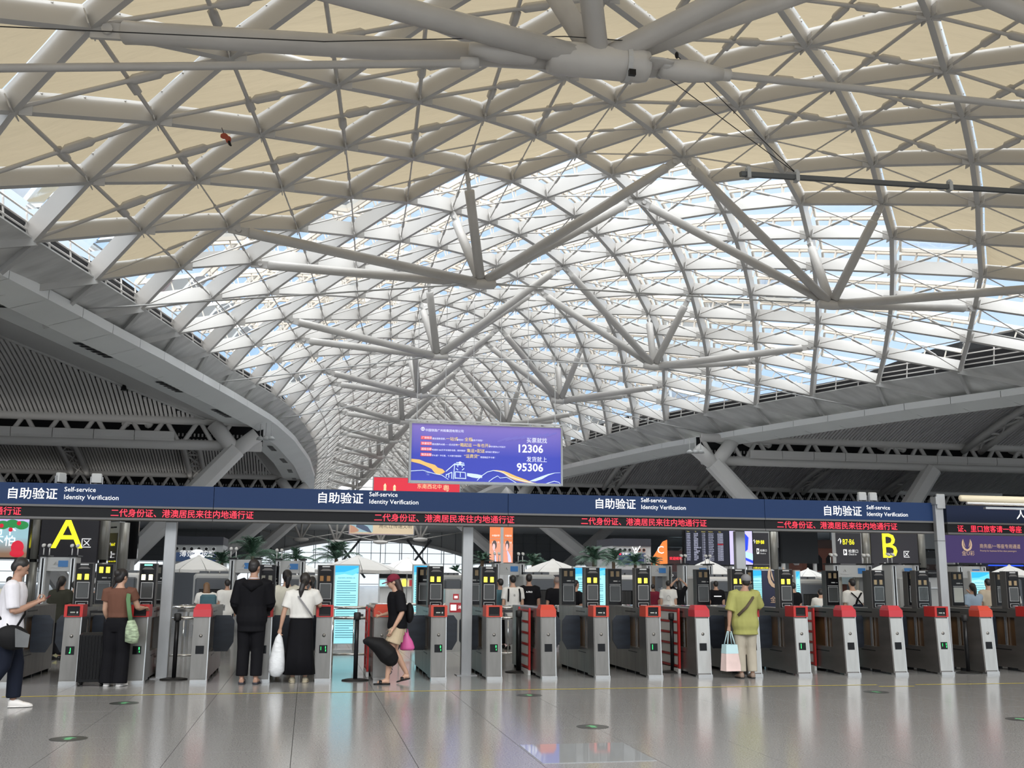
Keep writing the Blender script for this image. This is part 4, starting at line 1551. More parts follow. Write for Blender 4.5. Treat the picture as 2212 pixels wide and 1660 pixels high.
    if bottom:
        m_, kind = bottom[0], bottom[1]
        t = MB()
        if kind == 'skirt':
            rr = []
            n = 28
            for k, (z, rx, ry) in enumerate(((.60, .088, .068), (.54, .108, .086), (.42, .115, .095), (.25, .125, .105), (bottom[2] if len(bottom) > 2 else .075, .145, .12))):
                rr.append([V((rx*(1+.05*min(k, 3)/3*math.sin(i*math.pi*2/n*7))*math.cos(2*math.pi*i/n), ry*(1+.05*min(k, 3)/3*math.sin(i*math.pi*2/n*7))*math.sin(2*math.pi*i/n), z))*s for i in range(n)])
            t.rings(rr, True)
            t.build('skirt', m_, root, True)
        else:
            r1 = dict(trousers=(.064, .052, .043, .036), wide=(.070, .066, .062, .066), loose=(.068, .058, .052, .048), shorts=(.070, .070, 0, 0))[kind]
            t.rings(torso_rings(J, s, .012, .46, .60, wid), True)
            for sx in (-1, 1):
                S = 'L' if sx < 0 else 'R'
                hi = P['hi'+S]+V((0, 0, .03*s))
                if kind == 'shorts':
                    q = P['hi'+S]*.38+P['kn'+S]*.62
                    t.tube([hi, P['hi'+S]*.7+P['kn'+S]*.3, q], [.066*s, .070*s, .074*s], 14)
                else:
                    an = P['an'+S]+(P['kn'+S]-P['an'+S])*(-.10 if kind == 'wide' else .06)
                    t.tube([hi, P['hi'+S]*.5+P['kn'+S]*.5, P['kn'+S], P['kn'+S]*.5+P['an'+S]*.5, an], [r1[0]*s, r1[1]*s*1.05, r1[2]*s, (r1[2]+r1[3])/2*s, r1[3]*s], 14)
            remesh(t, 'trousers' if kind != 'shorts' else 'shorts', vox*1.1, m_, root)
    if shoes:
        for sx in (-1, 1):
            S = 'L' if sx < 0 else 'R'
            fd = (P['ft'+S]-P['an'+S])
            up = V((0, 0, 1))
            f2 = V((fd.x, fd.y, 0)).normalized()
            tl_ = fd.z+.032*s           # heel-up tilt
            a0 = P['an'+S]+V((0, 0, -.05*s))-f2*.028*s
            a1 = P['ft'+S]+V((0, 0, -.018*s))+f2*.035*s
            sd = f2.cross(up)
            def ring(u, w, h, z0=0):
                c = a0*(1-u)+a1*u
                return [c+sd*(w*s*math.cos(2*math.pi*i/12))+up*(max(0.0, (h*s*(.5+.5*math.sin(2*math.pi*i/12))))+z0) for i in range(12)]
            if shoes[1] == 'slide':
                so = MB().rings([ring(0, .020, .014), ring(.15, .026, .016), ring(.6, .029, .014), ring(.9, .029, .013), ring(1, .016, .012)], True)
                sh = so.build('sandal', shoes[0], root, True)
                MB().tube([a0*.38+a1*.62+sd*.030*s+up*.008*s, a0*.42+a1*.58+sd*.018*s+up*.036*s, a0*.42+a1*.58-sd*.018*s+up*.036*s, a0*.38+a1*.62-sd*.030*s+up*.008*s], [(.004*s, .014*s)]*4, 8).build('strap', shoes[2] if len(shoes) > 2 else shoes[0], sh, True)
            else:
                so = MB().rings([ring(0, .018, .05), ring(.1, .025, .058), ring(.35, .027, .056), ring(.6, .030, .038), ring(.85, .029, .028), ring(1, .014, .018)], True)
                sh = so.build('shoe', shoes[0], root, True)
                MB().rings([ring(-.01, .020, .012), ring(.1, .027, .013), ring(.6, .032, .012), ring(.87, .031, .012), ring(1.015, .016, .012)], True).build('sole', shoes[2] if len(shoes) > 2 else shoes[0], sh, True)
    # ---- hair / headwear
    if hair:
        h = MB()
        if hair == 'short':
            h.ell(hp(0, -.010, .020), (.0465*s, .054*s, .052*s), 14, 9, hr)
            h.ell(hp(0, -.028, -.002), (.042*s, .036*s, .042*s), 12, 8, hr)
        elif hair == 'shaved':
            h.ell(hp(0, -.008, .014), (.0445*s, .0535*s, .0545*s), 14, 9, hr)
        else:
            h.ell(hp(0, -.010, .018), (.050*s, .058*s, .056*s), 14, 9, hr)
            h.ell(hp(0, -.030, -.010), (.046*s, .040*s, .052*s), 12, 8, hr)
            if hair == 'tail':
                h.tube([hp(0, -.052, .02), hp(.0, -.085, -.01), hp(-.004, -.085, -.08), hp(-.008, -.07, -.16)], [.014*s, .026*s, .024*s, .008*s], 10)
            elif hair == 'lowtail':
                h.tube([hp(0, -.055, -.02), hp(-.018, -.075, -.06), hp(-.032, -.07, -.12), hp(-.036, -.062, -.18)], [.020*s, .026*s, .026*s, .008*s], 10)
            elif hair == 'bun':
                h.ell(hp(.0, -.062, .02), (.034*s, .03*s, .034*s), 10, 8, hr)
                h.tube([hp(-.03, -.045, -.02), hp(-.038, -.04, -.06), hp(-.042, -.035, -.10)], [.016*s, .018*s, .006*s], 8)
            elif hair == 'long':
                h.tube([hp(0, -.035, .0), hp(0, -.05, -.07), hp(0, -.052, -.14), hp(0, -.046, -.21)], [(.048*s, .036*s), (.052*s, .034*s), (.058*s, .03*s), (.034*s, .016*s)], 12)
        remesh(h, 'hair', vox, hairmat, root)
    if hat:
        c = MB().ell(hp(0, -.006, .028), (.052*s, .062*s, .048*s), 16, 9, hr)
        o = c.build('cap', hat, root, True)
        if hat is not None:
            br = MB()
            rr = []
            for k, (y, w) in enumerate(((.040, .046), (.075, .044), (.098, .028))):
                rr.append([hp(w*math.cos(a_*math.pi/8-0), y+.012*math.sin(a_*math.pi/8), .012-.004*k) for a_ in range(9)]+[hp(w*math.cos(math.pi-a_*math.pi/8), y+.008*math.sin(a_*math.pi/8), .005-.004*k) for a_ in range(9)])
            br.rings(rr, True)
            br.build('brim', hat, o, True)
    root['h'] = s
    return root, P, hp
def strap(root, pts, w, m_, name='bag_strap'):
    return MB().tube(pts, [(w, w*.25)]*len(pts), 8).build(name, m_, root, True)

cwhite = cloth('white', (.72, .71, .76))
cnavy = cloth('navy', (.010, .013, .024))
cblack = cloth('black', (.006, .006, .008))
cbrown = cloth('brown', (.14, .065, .045))
ctee = cloth('offwhite', (.70, .69, .66))
clime = cloth('yellow_green', (.34, .34, .115))
clinen = cloth('linen', (.42, .38, .31))
ctan = cloth('tan', (.52, .42, .29))
cteal = cloth('teal', (.07, .14, .17))
ccream = cloth('cream', (.58, .56, .47))
cmaroon = cloth('maroon', (.18, .02, .04))
cgrey = cloth('grey', (.22, .22, .23))
shw = mat('white_shoe', (.78, .76, .74), .5)
shbeige = mat('beige_shoe', (.48, .42, .30), .5)
bagblk = cloth('bag_black', (.009, .009, .010), .6)
bagg = cloth('bag_grey', (.13, .135, .14), .6)
GROUP_F = 'passengers at the gates'
# 1 man in white shirt walking to the right, looking at a phone
f = at(30, 1533, 13.0)
wp = dict(pel=(0, .0, .53), che=(0, .01, .73), nek=(0, .012, .83), hed=(0, .035, .928),
          hiL=(-.05, 0, .51), hiR=(.05, 0, .51), knL=(-.05, .06, .29), anL=(-.05, .062, .05), ftL=(-.05, .15, .018),
          knR=(.05, -.015, .285), anR=(.05, -.155, .075), ftR=(.05, -.075, .020),
          elL=(-.13, .03, .64), wrL=(-.07, .15, .70), elR=(.13, .02, .63), wrR=(.055, .155, .695))
p1, P1, h1 = person('man in white shirt and navy trousers walking at the left edge, looking at a phone', (atz(35, 1531, 0).x-.15, 13.2, 0), R(-78), 1.71, wp, (cwhite, 'long', .016), (cnavy, 'loose'), (shw, 'shoe', shw),
             'short', None, skin2, .010, nod=R(28), curlL=.8, curlR=.8, handL=(.25, .8, .35), handR=(-.25, .8, .35), palmL=(.8, -.2, .4), palmR=(-.8, -.2, .4), sleeve=.85, face=True, group=GROUP_F, wid=1.06)
s = 1.71
strap(p1, [V((-.09, .0, .80))*s, V((-.05, .085, .72))*s, V((.03, .09, .62))*s, V((.11, .05, .54))*s], .016, bagblk)
strap(p1, [V((-.09, .0, .80))*s, V((-.03, -.075, .72))*s, V((.05, -.085, .62))*s, V((.12, .0, .54))*s], .016, bagblk)
bb = MB().ell((0, 0, 0), (.075, .19, .14), 14, 10)
o = remesh(bb, 'shoulder_bag', .012, bagblk, None)
tag(o, 'black shoulder bag with grey flap on the hip of the man in white', 'bag')
o.matrix_world = Matrix.Translation(p1.location) @ Matrix.Rotation(R(-78), 4, 'Z') @ Matrix.Translation(V((.14, .03, .47))*s) @ Matrix.Rotation(R(-12), 4, 'X')
MB().add([(.075, .0, .10), (.075, .17, .06), (.095, .19, -.07), (.095, .06, -.09), (.065, .0, .11), (.065, .17, .07)], [(0, 1, 2, 3), (0, 4, 5, 1)]).build('flap', bagg, o)
ph = MB().bevbox(-.038, .038, -.005, .005, -.075, .075, .008)
o = ph.build('mobile_phone', cmaroon)
tag(o, 'dark red cased phone held by the man in the white shirt', 'phone')
o.matrix_world = Matrix.Translation(p1.location) @ Matrix.Rotation(R(-78), 4, 'Z') @ Matrix.Translation(V((-.008, .205, .715))*s) @ Matrix.Rotation(R(-50), 4, 'X')
# 2 woman in brown top
x, y = atz(245, 1483, 0).x, 15.62
p2, P2, h2 = person('woman in cropped brown top and wide black trousers with a green shoulder bag', (x, y, 0), R(-12), 1.60, dict(elR=(.15, .05, .66), wrR=(.16, .17, .66), elL=(-.125, .01, .64), wrL=(-.11, .09, .54), hed=(.004, .016, .93)),
             (cbrown, 'crop', .010), (cblack, 'wide'), (shw, 'shoe', shw), 'bun', None, skin, .010, look=R(-25), nod=R(12), sleeve=.5, group=GROUP_F, palmR=(0, 0, -1), wid=.97)
s = 1.60
gcloth = cloth('green_strap', (.12, .22, .11))
strap(p2, [V((.075, .05, .78))*s, V((.085, -.01, .835))*s, V((.105, -.075, .74))*s, V((.125, -.07, .62))*s, V((.135, -.05, .54))*s], .030, gcloth)
bg_ = MB().tube([V((.135, -.05, .56))*s, V((.145, -.055, .50))*s, V((.155, -.055, .43))*s, V((.15, -.05, .375))*s, V((.148, -.05, .365))*s], [(.05, .03), (.085, .05), (.10, .06), (.09, .05), (.02, .02)], 14)
o = bg_.build('shoulder_bag', mat('green_check_cloth', (.32, .40, .27), .8, noise=(14, .5, (1, 1, 3))), None, True)
tag(o, 'green checked cloth bag hanging from the shoulder of the woman in brown', 'bag')
o.matrix_world = Matrix.Translation(p2.location) @ Matrix.Rotation(R(-12), 4, 'Z')
# suitcase left of her
sx = atz(203, 1480, 0).x
sc = empty('suitcase', (sx, 15.75, 0), 0, 'black ribbed trolley suitcase left of the woman in the brown top', 'suitcase')
MB().bevbox(-.2, .17, -.12, .12, .06, .72, .03).build('shell', black, sc)
for k in range(8):
    MB().bevbox(-.175+k*.043, -.155+k*.043, -.132, -.118, .10, .68, .004).build('rib', black, sc)
for a, b in ((-.16, -.09), (.13, -.09), (-.16, .09), (.13, .09)):
    MB().tube([(a-.015, b, .03), (a+.015, b, .03)], .03, 10).build('wheel', rubber, sc, True)
MB().box(-.12, -.105, .06, .075, .72, 1.0).box(.075, .09, .06, .075, .72, 1.0).box(-.12, .09, .055, .08, .985, 1.015).build('handle', black, sc)
# 3 man in black
x = atz(537, 1478, 0).x
p3, P3, h3 = person('man in black hooded sweatshirt and black trousers wearing striped slides, seen from behind', (x, 15.72, 0), R(-6), 1.755, dict(elR=(.14, .03, .64), wrR=(.11, .14, .60), elL=(-.142, -.0, .64), wrL=(-.12, .09, .56)),
             (cblack, 'tunic', .020), (cblack, 'loose'), (mat('slide_navy', (.03, .03, .045), .6), 'slide', cgrey), 'short', None, skin2, .010, look=R(-20), sleeve=1.9, group=GROUP_F, wid=1.12)
s = 1.755
MB().tube([V((-.075, -.05, .80))*s, V((0, -.085, .775))*s, V((.075, -.05, .80))*s], [.02*s, .042*s, .02*s], 10).build('hood', cblack, p3, True)
MB().tube([V((.045*math.cos(a), .036*math.sin(a)-.006, .845))*s for a in [k*math.pi/8 for k in range(17)]], .008, 6).build('collar', cwhite, p3, True)
# 4 woman in white T-shirt and skirt
x = atz(645, 1474, 0).x
p4, P4, h4 = person('woman in white T-shirt and long black skirt with a crossbody strap, seen from behind', (x, 15.85, 0), R(0), 1.575, dict(elR=(.17, .04, .69), wrR=(.14, .16, .70), elL=(-.16, -.02, .635), wrL=(-.185, -.01, .49), shL=(-.108, -.004, .80), shR=(.11, 0, .805), hed=(.02, .02, .925)),
             (ctee, 'crop', .020), (cblack, 'skirt', .075), (shbeige, 'shoe', shbeige), 'lowtail', None, skin, .010, nod=R(15), sleeve=.75, group=GROUP_F, curlL=.95, wid=1.08)
s = 1.575
strap(p4, [V((-.06, -.01, .835))*s, V((-.03, -.095, .77))*s, V((.04, -.105, .68))*s, V((.11, -.085, .585))*s], .014, cgrey)
MB().tube([V((.052*math.cos(a), .045*math.sin(a)-.008, .832-.01*math.sin(a)))*s for a in [k*math.pi/8 for k in range(17)]], .010, 6).build('neckband', cblack, p4, True)
hw = p4.location+P4['wrL']+V((-.01, 0, -.075))
pb = empty('plastic_bag', (hw.x, hw.y-.005, hw.z), 0, 'white plastic carrier bag in the hand of the woman with the long black skirt', 'bag')
bagw = mat('thin_white_plastic', (.72, .74, .76), .35, bump=.6, noise=(9, .1, (1, 1, 2)))
MB().tube([(0, 0, 0), (-.005, 0, -.06), (-.01, 0, -.20), (-.02, 0, -.38), (-.02, 0, -.52), (-.03, 0, -.60), (-.03, 0, -.61)], [.012, (.05, .03), (.085, .06), (.115, .09), (.12, .09), (.07, .06), .02], 16).build('bag_body', bagw, pb, True)
# 7 person with cream shirt beyond her
x = at(618, 1290, 17.6).x
p7, P7, h7 = person('person in loose cream shirt passing the gate lane beyond the woman in the skirt', (x, 17.7, 0), R(10), 1.62, None, (ccream, 'tunic', .03), (cgrey, 'loose'), (shbeige, 'shoe', shbeige), 'tail', None, skin, .014, sleeve=.8, fine=False, group=GROUP_F, wid=1.1)
# 5 woman with maroon cap walking to the left
x = atz(858, 1478, 0).x
p5, P5, h5 = person('woman in maroon cap, black top and tan shorts walking left, with tattooed calf', (x-.02, 15.5, 0), R(90), 1.56,
             dict(nek=(0, .02, .83), hed=(0, .05, .925), che=(0, .012, .73), knL=(-.05, .07, .285), anL=(-.05, .085, .05), ftL=(-.05, .175, .018), knR=(.05, .02, .29), anR=(.05, -.105, .085), ftR=(.05, -.045, .025),
                  elL=(-.135, -.03, .64), wrL=(-.13, .05, .50), elR=(.135, .02, .645), wrR=(.10, .13, .62)),
             (cblack, 'tee', .024), (ctan, 'shorts'), (black, 'slide', black), 'long', mat('dark_reddish_hair', (.03, .015, .013), .5), skin, .010, nod=R(10), sleeve=.9, hat=cmaroon, face=True, group=GROUP_F, wid=1.0)
s = 1.56
tt = MB()
for k in range(14):          # printed ornament on the calf
    a = R(200+((k*53) % 110))
    z = .10+.012*k
    u = (z-.05)/(.285-.05)
    c = (P5['anL']*(1-u)+P5['knL']*u)
    rr_ = (.022+.014*math.sin(u*2.6))*s+.002
    tt.tube([c+V((math.cos(a+t_*.5)*rr_, math.sin(a+t_*.5)*rr_-.008*s*(.5+u*.3), (t_-1)*.012)) for t_ in (0, .7, 1.4, 2)], [.004, .006, .006, .003], 5)
tt.build('tattoo', mat('tattoo_ink', (.05, .05, .06), .6), p5)
hx = p5.location.x
o = remesh(MB().tube([(hx-.50, 15.30, .60), (hx-.44, 15.30, .62), (hx-.28, 15.31, .56), (hx-.14, 15.32, .42), (hx-.06, 15.33, .32), (hx-.03, 15.33, .28)], [.03, .06, .12, .14, .10, .03], 14), 'duffel_bag', .014, bagblk, None)
tag(o, 'black duffel bag swinging in front of the woman in the maroon cap', 'bag')
o = remesh(MB().tube([(hx+.15, 15.68, .70), (hx+.15, 15.68, .66), (hx+.16, 15.69, .58), (hx+.17, 15.69, .48), (hx+.17, 15.69, .455)], [(.02, .02), (.05, .035), (.09, .06), (.115, .07), (.09, .05)], 14).tube([(hx+.13, 15.68, .68), (hx+.12, 15.66, .76), (hx+.16, 15.66, .77), (hx+.18, 15.68, .68)], .014, 6), 'pink_bag', .014, mat('pink_plastic', (.62, .10, .32), .4), None)
tag(o, 'bright pink carrier bag behind the thigh of the woman in the maroon cap', 'bag')
o = remesh(MB().ell((hx+.17, 15.5, 1.0), (.07, .10, .15), 12, 8), 'backpack', .014, bagblk, None)
tag(o, 'dark shoulder bag on the back of the woman in the maroon cap', 'bag')
# 6 elderly person in yellow-green shirt
x = atz(1605, 1464, 0).x
p6, P6, h6 = person('elderly person in yellow-green shirt, grey cap and crinkled linen trousers using the gate', (x, 15.72, 0), R(-5), 1.60, dict(elR=(.17, .05, .68), wrR=(.20, .15, .66), elL=(-.155, -.01, .64), wrL=(-.165, -.005, .50), hed=(.03, .02, .925)),
             (clime, 'tunic', .030), (clinen, 'loose'), (mat('tan_shoe', (.25, .18, .14), .6), 'shoe', rubber), 'short', hairm, skin2, .010, look=R(-15), sleeve=.98, hat=mat('cap_grey', (.20, .20, .21), .8), group=GROUP_F, curlL=.95, wid=1.12)
s = 1.60
strap(p6, [V((.075, .0, .83))*s, V((.05, -.11, .77))*s, V((-.02, -.12, .68))*s, V((-.10, -.09, .60))*s], .022, cloth('strap_brown', (.09, .07, .05)))
hw = p6.location+P6['wrL']+V((-.01, 0, -.085))
sb = empty('shopping_bag', hw, R(10), 'white and pink plastic shopping bag held by the person in yellow-green', 'bag')
MB().rings([[(-.11, -.07, -.33), (.11, -.07, -.33), (.11, .07, -.33), (-.11, .07, -.33)], [(-.125, -.085, -.60), (.15, -.085, -.60), (.15, .085, -.60), (-.125, .085, -.60)][::1]], True).build('bag_body', mat('pinkish_white_plastic', (.75, .58, .55), .3, noise=(2.5, .15, (1, 1, 1))), sb)
MB().rings([[(-.10, -.065, -.20), (.10, -.065, -.20), (.10, .065, -.20), (-.10, .065, -.20)], [(-.112, -.073, -.335), (.112, -.073, -.335), (.112, .073, -.335), (-.112, .073, -.335)]], False).build('blue_rim', mat('pale_blue_plastic', (.50, .70, .74), .35), sb)
for dy in (-.05, .05):
    MB().tube([(-.07, dy, -.22), (-.025, dy*.3, 0), (.025, dy*.3, 0), (.07, dy, -.22)], .009, 6).build('handle', mat('pale_blue_plastic'), sb, True)
# people waiting beyond the gates
BACK = [  # px, py of the head top, Y, height, colour, hair, label, extras
    (1081, 1250, 23.0, cteal, 'short', 'man in teal T-shirt in the queue'),
    (1108, 1243, 22.6, ctee, 'short', 'man in white T-shirt with black backpack straps in the queue'),
    (1143, 1240, 22.8, cblack, 'short', 'man in black T-shirt with small print on the back in the queue'),
    (1203, 1246, 22.5, cblack, 'shaved', 'bald man in black T-shirt beside a face scanner'),
    (1243, 1253, 21.5, cblack, 'short', 'person in black looking at the blue notice boards'),
    (1443, 1254, 27.5, ctee, 'short', 'man in white printed T-shirt under the walk-through detector'),
    (1466, 1254, 29.0, cblack, 'long', 'woman in black raising her arms at the security check'),
    (1546, 1255, 26.5, cblack, 'short', 'guard in black shirt with white lettering on the back'),
    (1634, 1261, 24.5, cblack, 'short', 'person in black behind the shoulder of the yellow-green shirt'),
    (1712, 1258, 23.0, cblack, 'short', 'person in black beside the navy roll-up banner'),
    (1775, 1271, 21.5, ctee, 'short', 'short person in white bending left of a rear scanner on the right'),
    (1840, 1250, 20.5, ctee, 'short', 'man in white T-shirt with a dark sling bag on the right'),
    (2100, 1260, 21.0, cloth('light_blue', (.25, .32, .40)), 'tail', 'woman in light blue holding up a phone on the right'),
    (2133, 1250, 21.5, cloth('beige', (.42, .36, .28)), 'short', 'man in beige shirt beside her, near the right edge'),
    (2186, 1266, 24.5, ctee, 'short', 'person in white between the last two scanners'),
    (135, 1245, 20.5, cloth('dark_olive', (.04, .04, .03)), 'tail', 'dark-haired woman behind the man in the white shirt'),
    (163, 1255, 22.0, cblack, 'short', 'person in black left of the lit scanner on the left'),
    (22, 1246, 22.0, ccream, 'short', 'person in cream at the far left behind the gates'),
    (210, 1262, 23.5, cblack, 'short', 'person in black between the two lit scanners on the left'),
    (340, 1242, 23.0, cblack, 'short', 'person in black half hidden between two scanners on the left'),
    (450, 1254, 22.5, ctee, 'long', 'woman with brown hair, white T-shirt and blue-grey backpack bending forward'),
    (492, 1252, 24.5, ctee, 'short', 'man in white T-shirt left of the man in black'),
    (675, 1246, 21.0, ccream, 'tail', 'woman in cream beyond the woman in the skirt'),
    (1410, 1262, 30.5, cmaroon, 'short', 'person in red and black inside the second detector'),
]
for px, py, Y, cm, hr_, lab in BACK:
    p = at(px, py, Y)
    Ht = max(1.38, min(1.72, p.z))
    pose = {}
    rz = random.uniform(-.35, .35)
    if 'raising' in lab:
        pose = dict(elL=(-.17, .0, .90), wrL=(-.06, .0, 1.0), elR=(.17, 0, .90), wrR=(.06, 0, 1.0))
    elif 'holding up' in lab:
        pose = dict(elR=(.14, .08, .72), wrR=(.06, .2, .86))
    elif 'bending' in lab:
        pose = dict(che=(0, .06, .72), nek=(0, .11, .81), hed=(0, .15, .90), shL=(-.105, .08, .79), shR=(.105, .08, .79), elL=(-.135, .12, .64), elR=(.135, .12, .64), wrL=(-.12, .2, .52), wrR=(.12, .2, .52))
    elif 'looking' in lab or 'half hidden' in lab:
        rz = -1.1
    r_, P_, h_ = person(lab, (p.x, Y, 0), rz, Ht, pose, (cm, 'long', .016), (random.choice([cnavy, cblack, cgrey]), 'loose'), (black, 'shoe', rubber), hr_, hairg if hr_ == 'shaved' else (hairb if 'brown hair' in lab else hairm), random.choice([skin, skin2]), .02, fine=False, sleeve=.8, group='people waiting beyond the gates', wid=1.12)
    if 'backpack' in lab or 'sling' in lab:
        if 'blue-grey' in lab:
            MB().bevbox(-.16, .16, -.24, -.09, .58*Ht, .80*Ht, .04).build('backpack', cteal, r_)
        elif 'sling' in lab:
            strap(r_, [V((-.08, -.085, .81))*Ht, V((0, -.095, .74))*Ht, V((.09, -.09, .64))*Ht], .03, cblack)
            strap(r_, [V((.08, -.085, .81))*Ht, V((0, -.1, .72))*Ht, V((-.03, -.1, .64))*Ht], .03, cblack)
            MB().bevbox(-.10, .12, -.2, -.1, .55*Ht, .66*Ht, .03).build('sling_bag', cnavy, r_)
        else:
            for sx in (-1, 1):
                strap(r_, [V((sx*.075, -.06, .815))*Ht, V((sx*.082, -.088, .75))*Ht, V((sx*.085, -.085, .64))*Ht], .018, cblack)
            txt(r_, 'G', -.02, .715*Ht, .06, black, -.145)
    if 'small print' in lab:
        txt(r_, 'A.PRO', -.07, .745*Ht, .05, white, -.15)
    if 'lettering' in lab:
        MB().box(-.10, .10, -.152, -.150, .72*Ht, .735*Ht).build('back_print', white, r_)
    if 'white printed' in lab:
        MB().tube([(0+.05*math.cos(a), -.15, .68*Ht+.07*math.sin(a)) for a in [k*.5 for k in range(12)]], .004, 5).build('back_print', cgrey, r_)
    if 'dark-haired' in lab:
        BLUE_HAND = r_.location+P_['wrR']
bl = BLUE_HAND+V((0, 0, -.27))
o = remesh(MB().ell((0, 0, 0), (.10, .07, .16), 12, 8).tube([(0, 0, .12), (0, 0, .26)], [.03, .015], 8), 'plastic_bag', .014, mat('blue_plastic', (.02, .16, .42), .4), None)
o.location = bl
tag(o, 'blue plastic bag carried beyond the gate left of the woman in brown', 'bag')
# ------------------------------------------------------------------ hanging billboards
emi = lambda name, c, e=.55: mat(name, c, .5, emit=c, es=e*.5)
def ribbon(parent, name, pts, m, y=-.012):
    # flat printed band: list of (x, z_low, z_high)
    v, f = [], []
    for k, (x, a, b) in enumerate(pts):
        v += [(x, y, a), (x, y, b)]
        if k:
            o = 2*k
            f.append((o-2, o, o+1, o-1))
    return MB().add(v, f).build(name, m, parent)
def vz(x, Y):      # underside of the vault
    u = min(.999, abs(x-cX(Y))/wX(Y))*10
    k = int(u)
    p = PROF[k]*(1-u+k)+PROF[k+1]*(u-k)
    return edgez(Y)+(ridge(Y)-edgez(Y))*p+.2
def billboard(px0, py0, px1, py1, Y, label):
    a, b = at(px0, py1, Y), at(px1, py0, Y)
    root = empty('hanging_billboard', (a.x, Y, a.z), 0, label, 'billboard', 'banners hanging under the vault')
    return root, b.x-a.x, b.z-a.z
root, w, h = billboard(887, 926, 1211, 1038, 60, 'large blue hanging billboard with the numbers 12306 and 95306')
def grad_mat(name, c0, c1, z0, z1):
    m = bpy.data.materials.new(name)
    m.use_nodes = True
    t = m.node_tree
    b = t.nodes['Principled BSDF']
    co = N(t, 'ShaderNodeTexCoord')
    sp_ = N(t, 'ShaderNodeSeparateXYZ')
    mr = N(t, 'ShaderNodeMapRange')
    mr.inputs[1].default_value = z0
    mr.inputs[2].default_value = z1
    r = N(t, 'ShaderNodeValToRGB')
    r.color_ramp.elements[0].color = (*c0, 1)
    r.color_ramp.elements[1].color = (*c1, 1)
    L = t.links.new
    L(co.outputs['Object'], sp_.inputs[0])
    L(sp_.outputs['Z'], mr.inputs[0])
    L(mr.outputs[0], r.inputs['Fac'])
    L(r.outputs['Color'], b.inputs['Base Color'])
    L(r.outputs['Color'], b.inputs['Emission Color'])
    b.inputs['Emission Strength'].default_value = .22
    b.inputs['Roughness'].default_value = .45
    return m
MB().box(0, w, 0, .35, 0, h).build('panel', grad_mat('blue_print', (.05, .065, .42), (.23, .17, .50), h*.45, h*1.02), root)
fr = MB().box(-.12, 0, -.06, .4, -.12, h+.08).box(w, w+.12, -.06, .4, -.12, h+.08).box(0, w, -.06, .4, -.14, 0).box(0, w, -.06, .4, h, h+.07)
fr.build('frame', silver, root)
MB().box(-.4, w+.4, .1, .25, h+.18, h+.26).build('hanger_bar', greyst, root)
for k in range(6):
    x = .3+k*(w-.6)/5
    MB().tube([(x, .17, h+.07), (x, .17, vz(root.location.x+x, 60)-root.location.z)], .02, 5).build('hanger_wire', greyst, root)
U = lambda x: (x-160)/1790*w           # print layout read from the photo
Z = lambda y: (878-y)/640*h
wt, gd_, rd_ = emi('print_white', (.85, .87, .95), .5), emi('print_gold', (.90, .68, .15), .5), emi('print_red', (.78, .10, .12), .4)
org = emi('print_orange', (.82, .50, .16), .4)
pale = emi('print_pale_blue', (.62, .74, .92), .4)
txt(root, '中国铁路广州局集团有限公司', U(318), Z(322), .175, wt)
MB().tube([(U(288)+.1*math.cos(a), -.013, Z(298)+.1*math.sin(a)) for a in [k*.45 for k in range(15)]], .018, 5).build('emblem', wt, root)
MB().add([(U(280), -.012, Z(285)), (U(296), -.012, Z(285)), (U(290), -.012, Z(312)), (U(286), -.012, Z(312))], [(0, 1, 2, 3)]).build('emblem_rail', wt, root)
rows = [(398, '广铁物流', [('通全国联亚欧，', .125, wt, 400), ('一站式', .24, gd_, 562), ('解您忧！', .125, wt, 692), ('全程', .24, gd_, 784), ('服务不用愁！', .125, wt, 868)]),
        (462, '快速班列', [('直达国内42城——定点定线，', .125, wt, 400), ('一箱起运 一车也开！', .235, gd_, 684), ('湘粤间最快6小时送达！', .105, wt, 1070)]),
        (525, '超级仓群', [('粤湘琼1460万平米储存仓群，随存随发！', .115, wt, 400), ('集运+配送', .235, gd_, 812), ('，省钱省力更省心！', .115, wt, 1010)]),
        (588, '物流金融', [('手头紧？不忙慌，十大银行做保障！', .115, wt, 400), ('“运费贷”', .24, gd_, 780), ('随借随还不卡单！', .12, wt, 975)])]
for y, tg, parts in rows:
    MB().box(U(268), U(396), -.011, 0, Z(y+17), Z(y-20)).build('tag_box', rd_, root)
    txt(root, tg, U(277), Z(y+9), .15, wt, -.016)
    for s_, sz, m_, x in parts:
        txt(root, s_, U(x), Z(y+14+(x > 400)*6), sz*1.02, m_, xs=.98)
txt(root, '买票就找', U(1530), Z(412), .34, wt, xs=.93)
txt(root, '12306', U(1412), Z(528), .66, wt, xs=.98, bold=.022)
txt(root, '发货就上', U(1530), Z(630), .34, wt, xs=.93)
txt(root, '95306', U(1412), Z(742), .66, wt, xs=.98, bold=.022)
rib = lambda nm, ps, m_: ribbon(root, nm, [(U(x), Z(a), Z(b)) for x, a, b in ps], m_)
rib('gold_wave', [(162, 670, 638), (260, 690, 645), (330, 715, 672), (400, 745, 690), (440, 790, 700), (475, 810, 730), (530, 795, 745), (560, 775, 772)], org)
rib('gold_wave', [(1130, 748, 742), (1180, 752, 740), (1260, 780, 748), (1320, 820, 768), (1400, 852, 800), (1520, 872, 838), (1600, 880, 868), (1660, 886, 878)], org)
rib('pale_wave', [(820, 815, 782), (880, 830, 786), (940, 838, 792), (1000, 832, 804)], pale)
rib('pale_wave', [(1565, 858, 856), (1640, 856, 825), (1720, 830, 795), (1800, 785, 768), (1880, 757, 752), (1945, 752, 748)], pale)
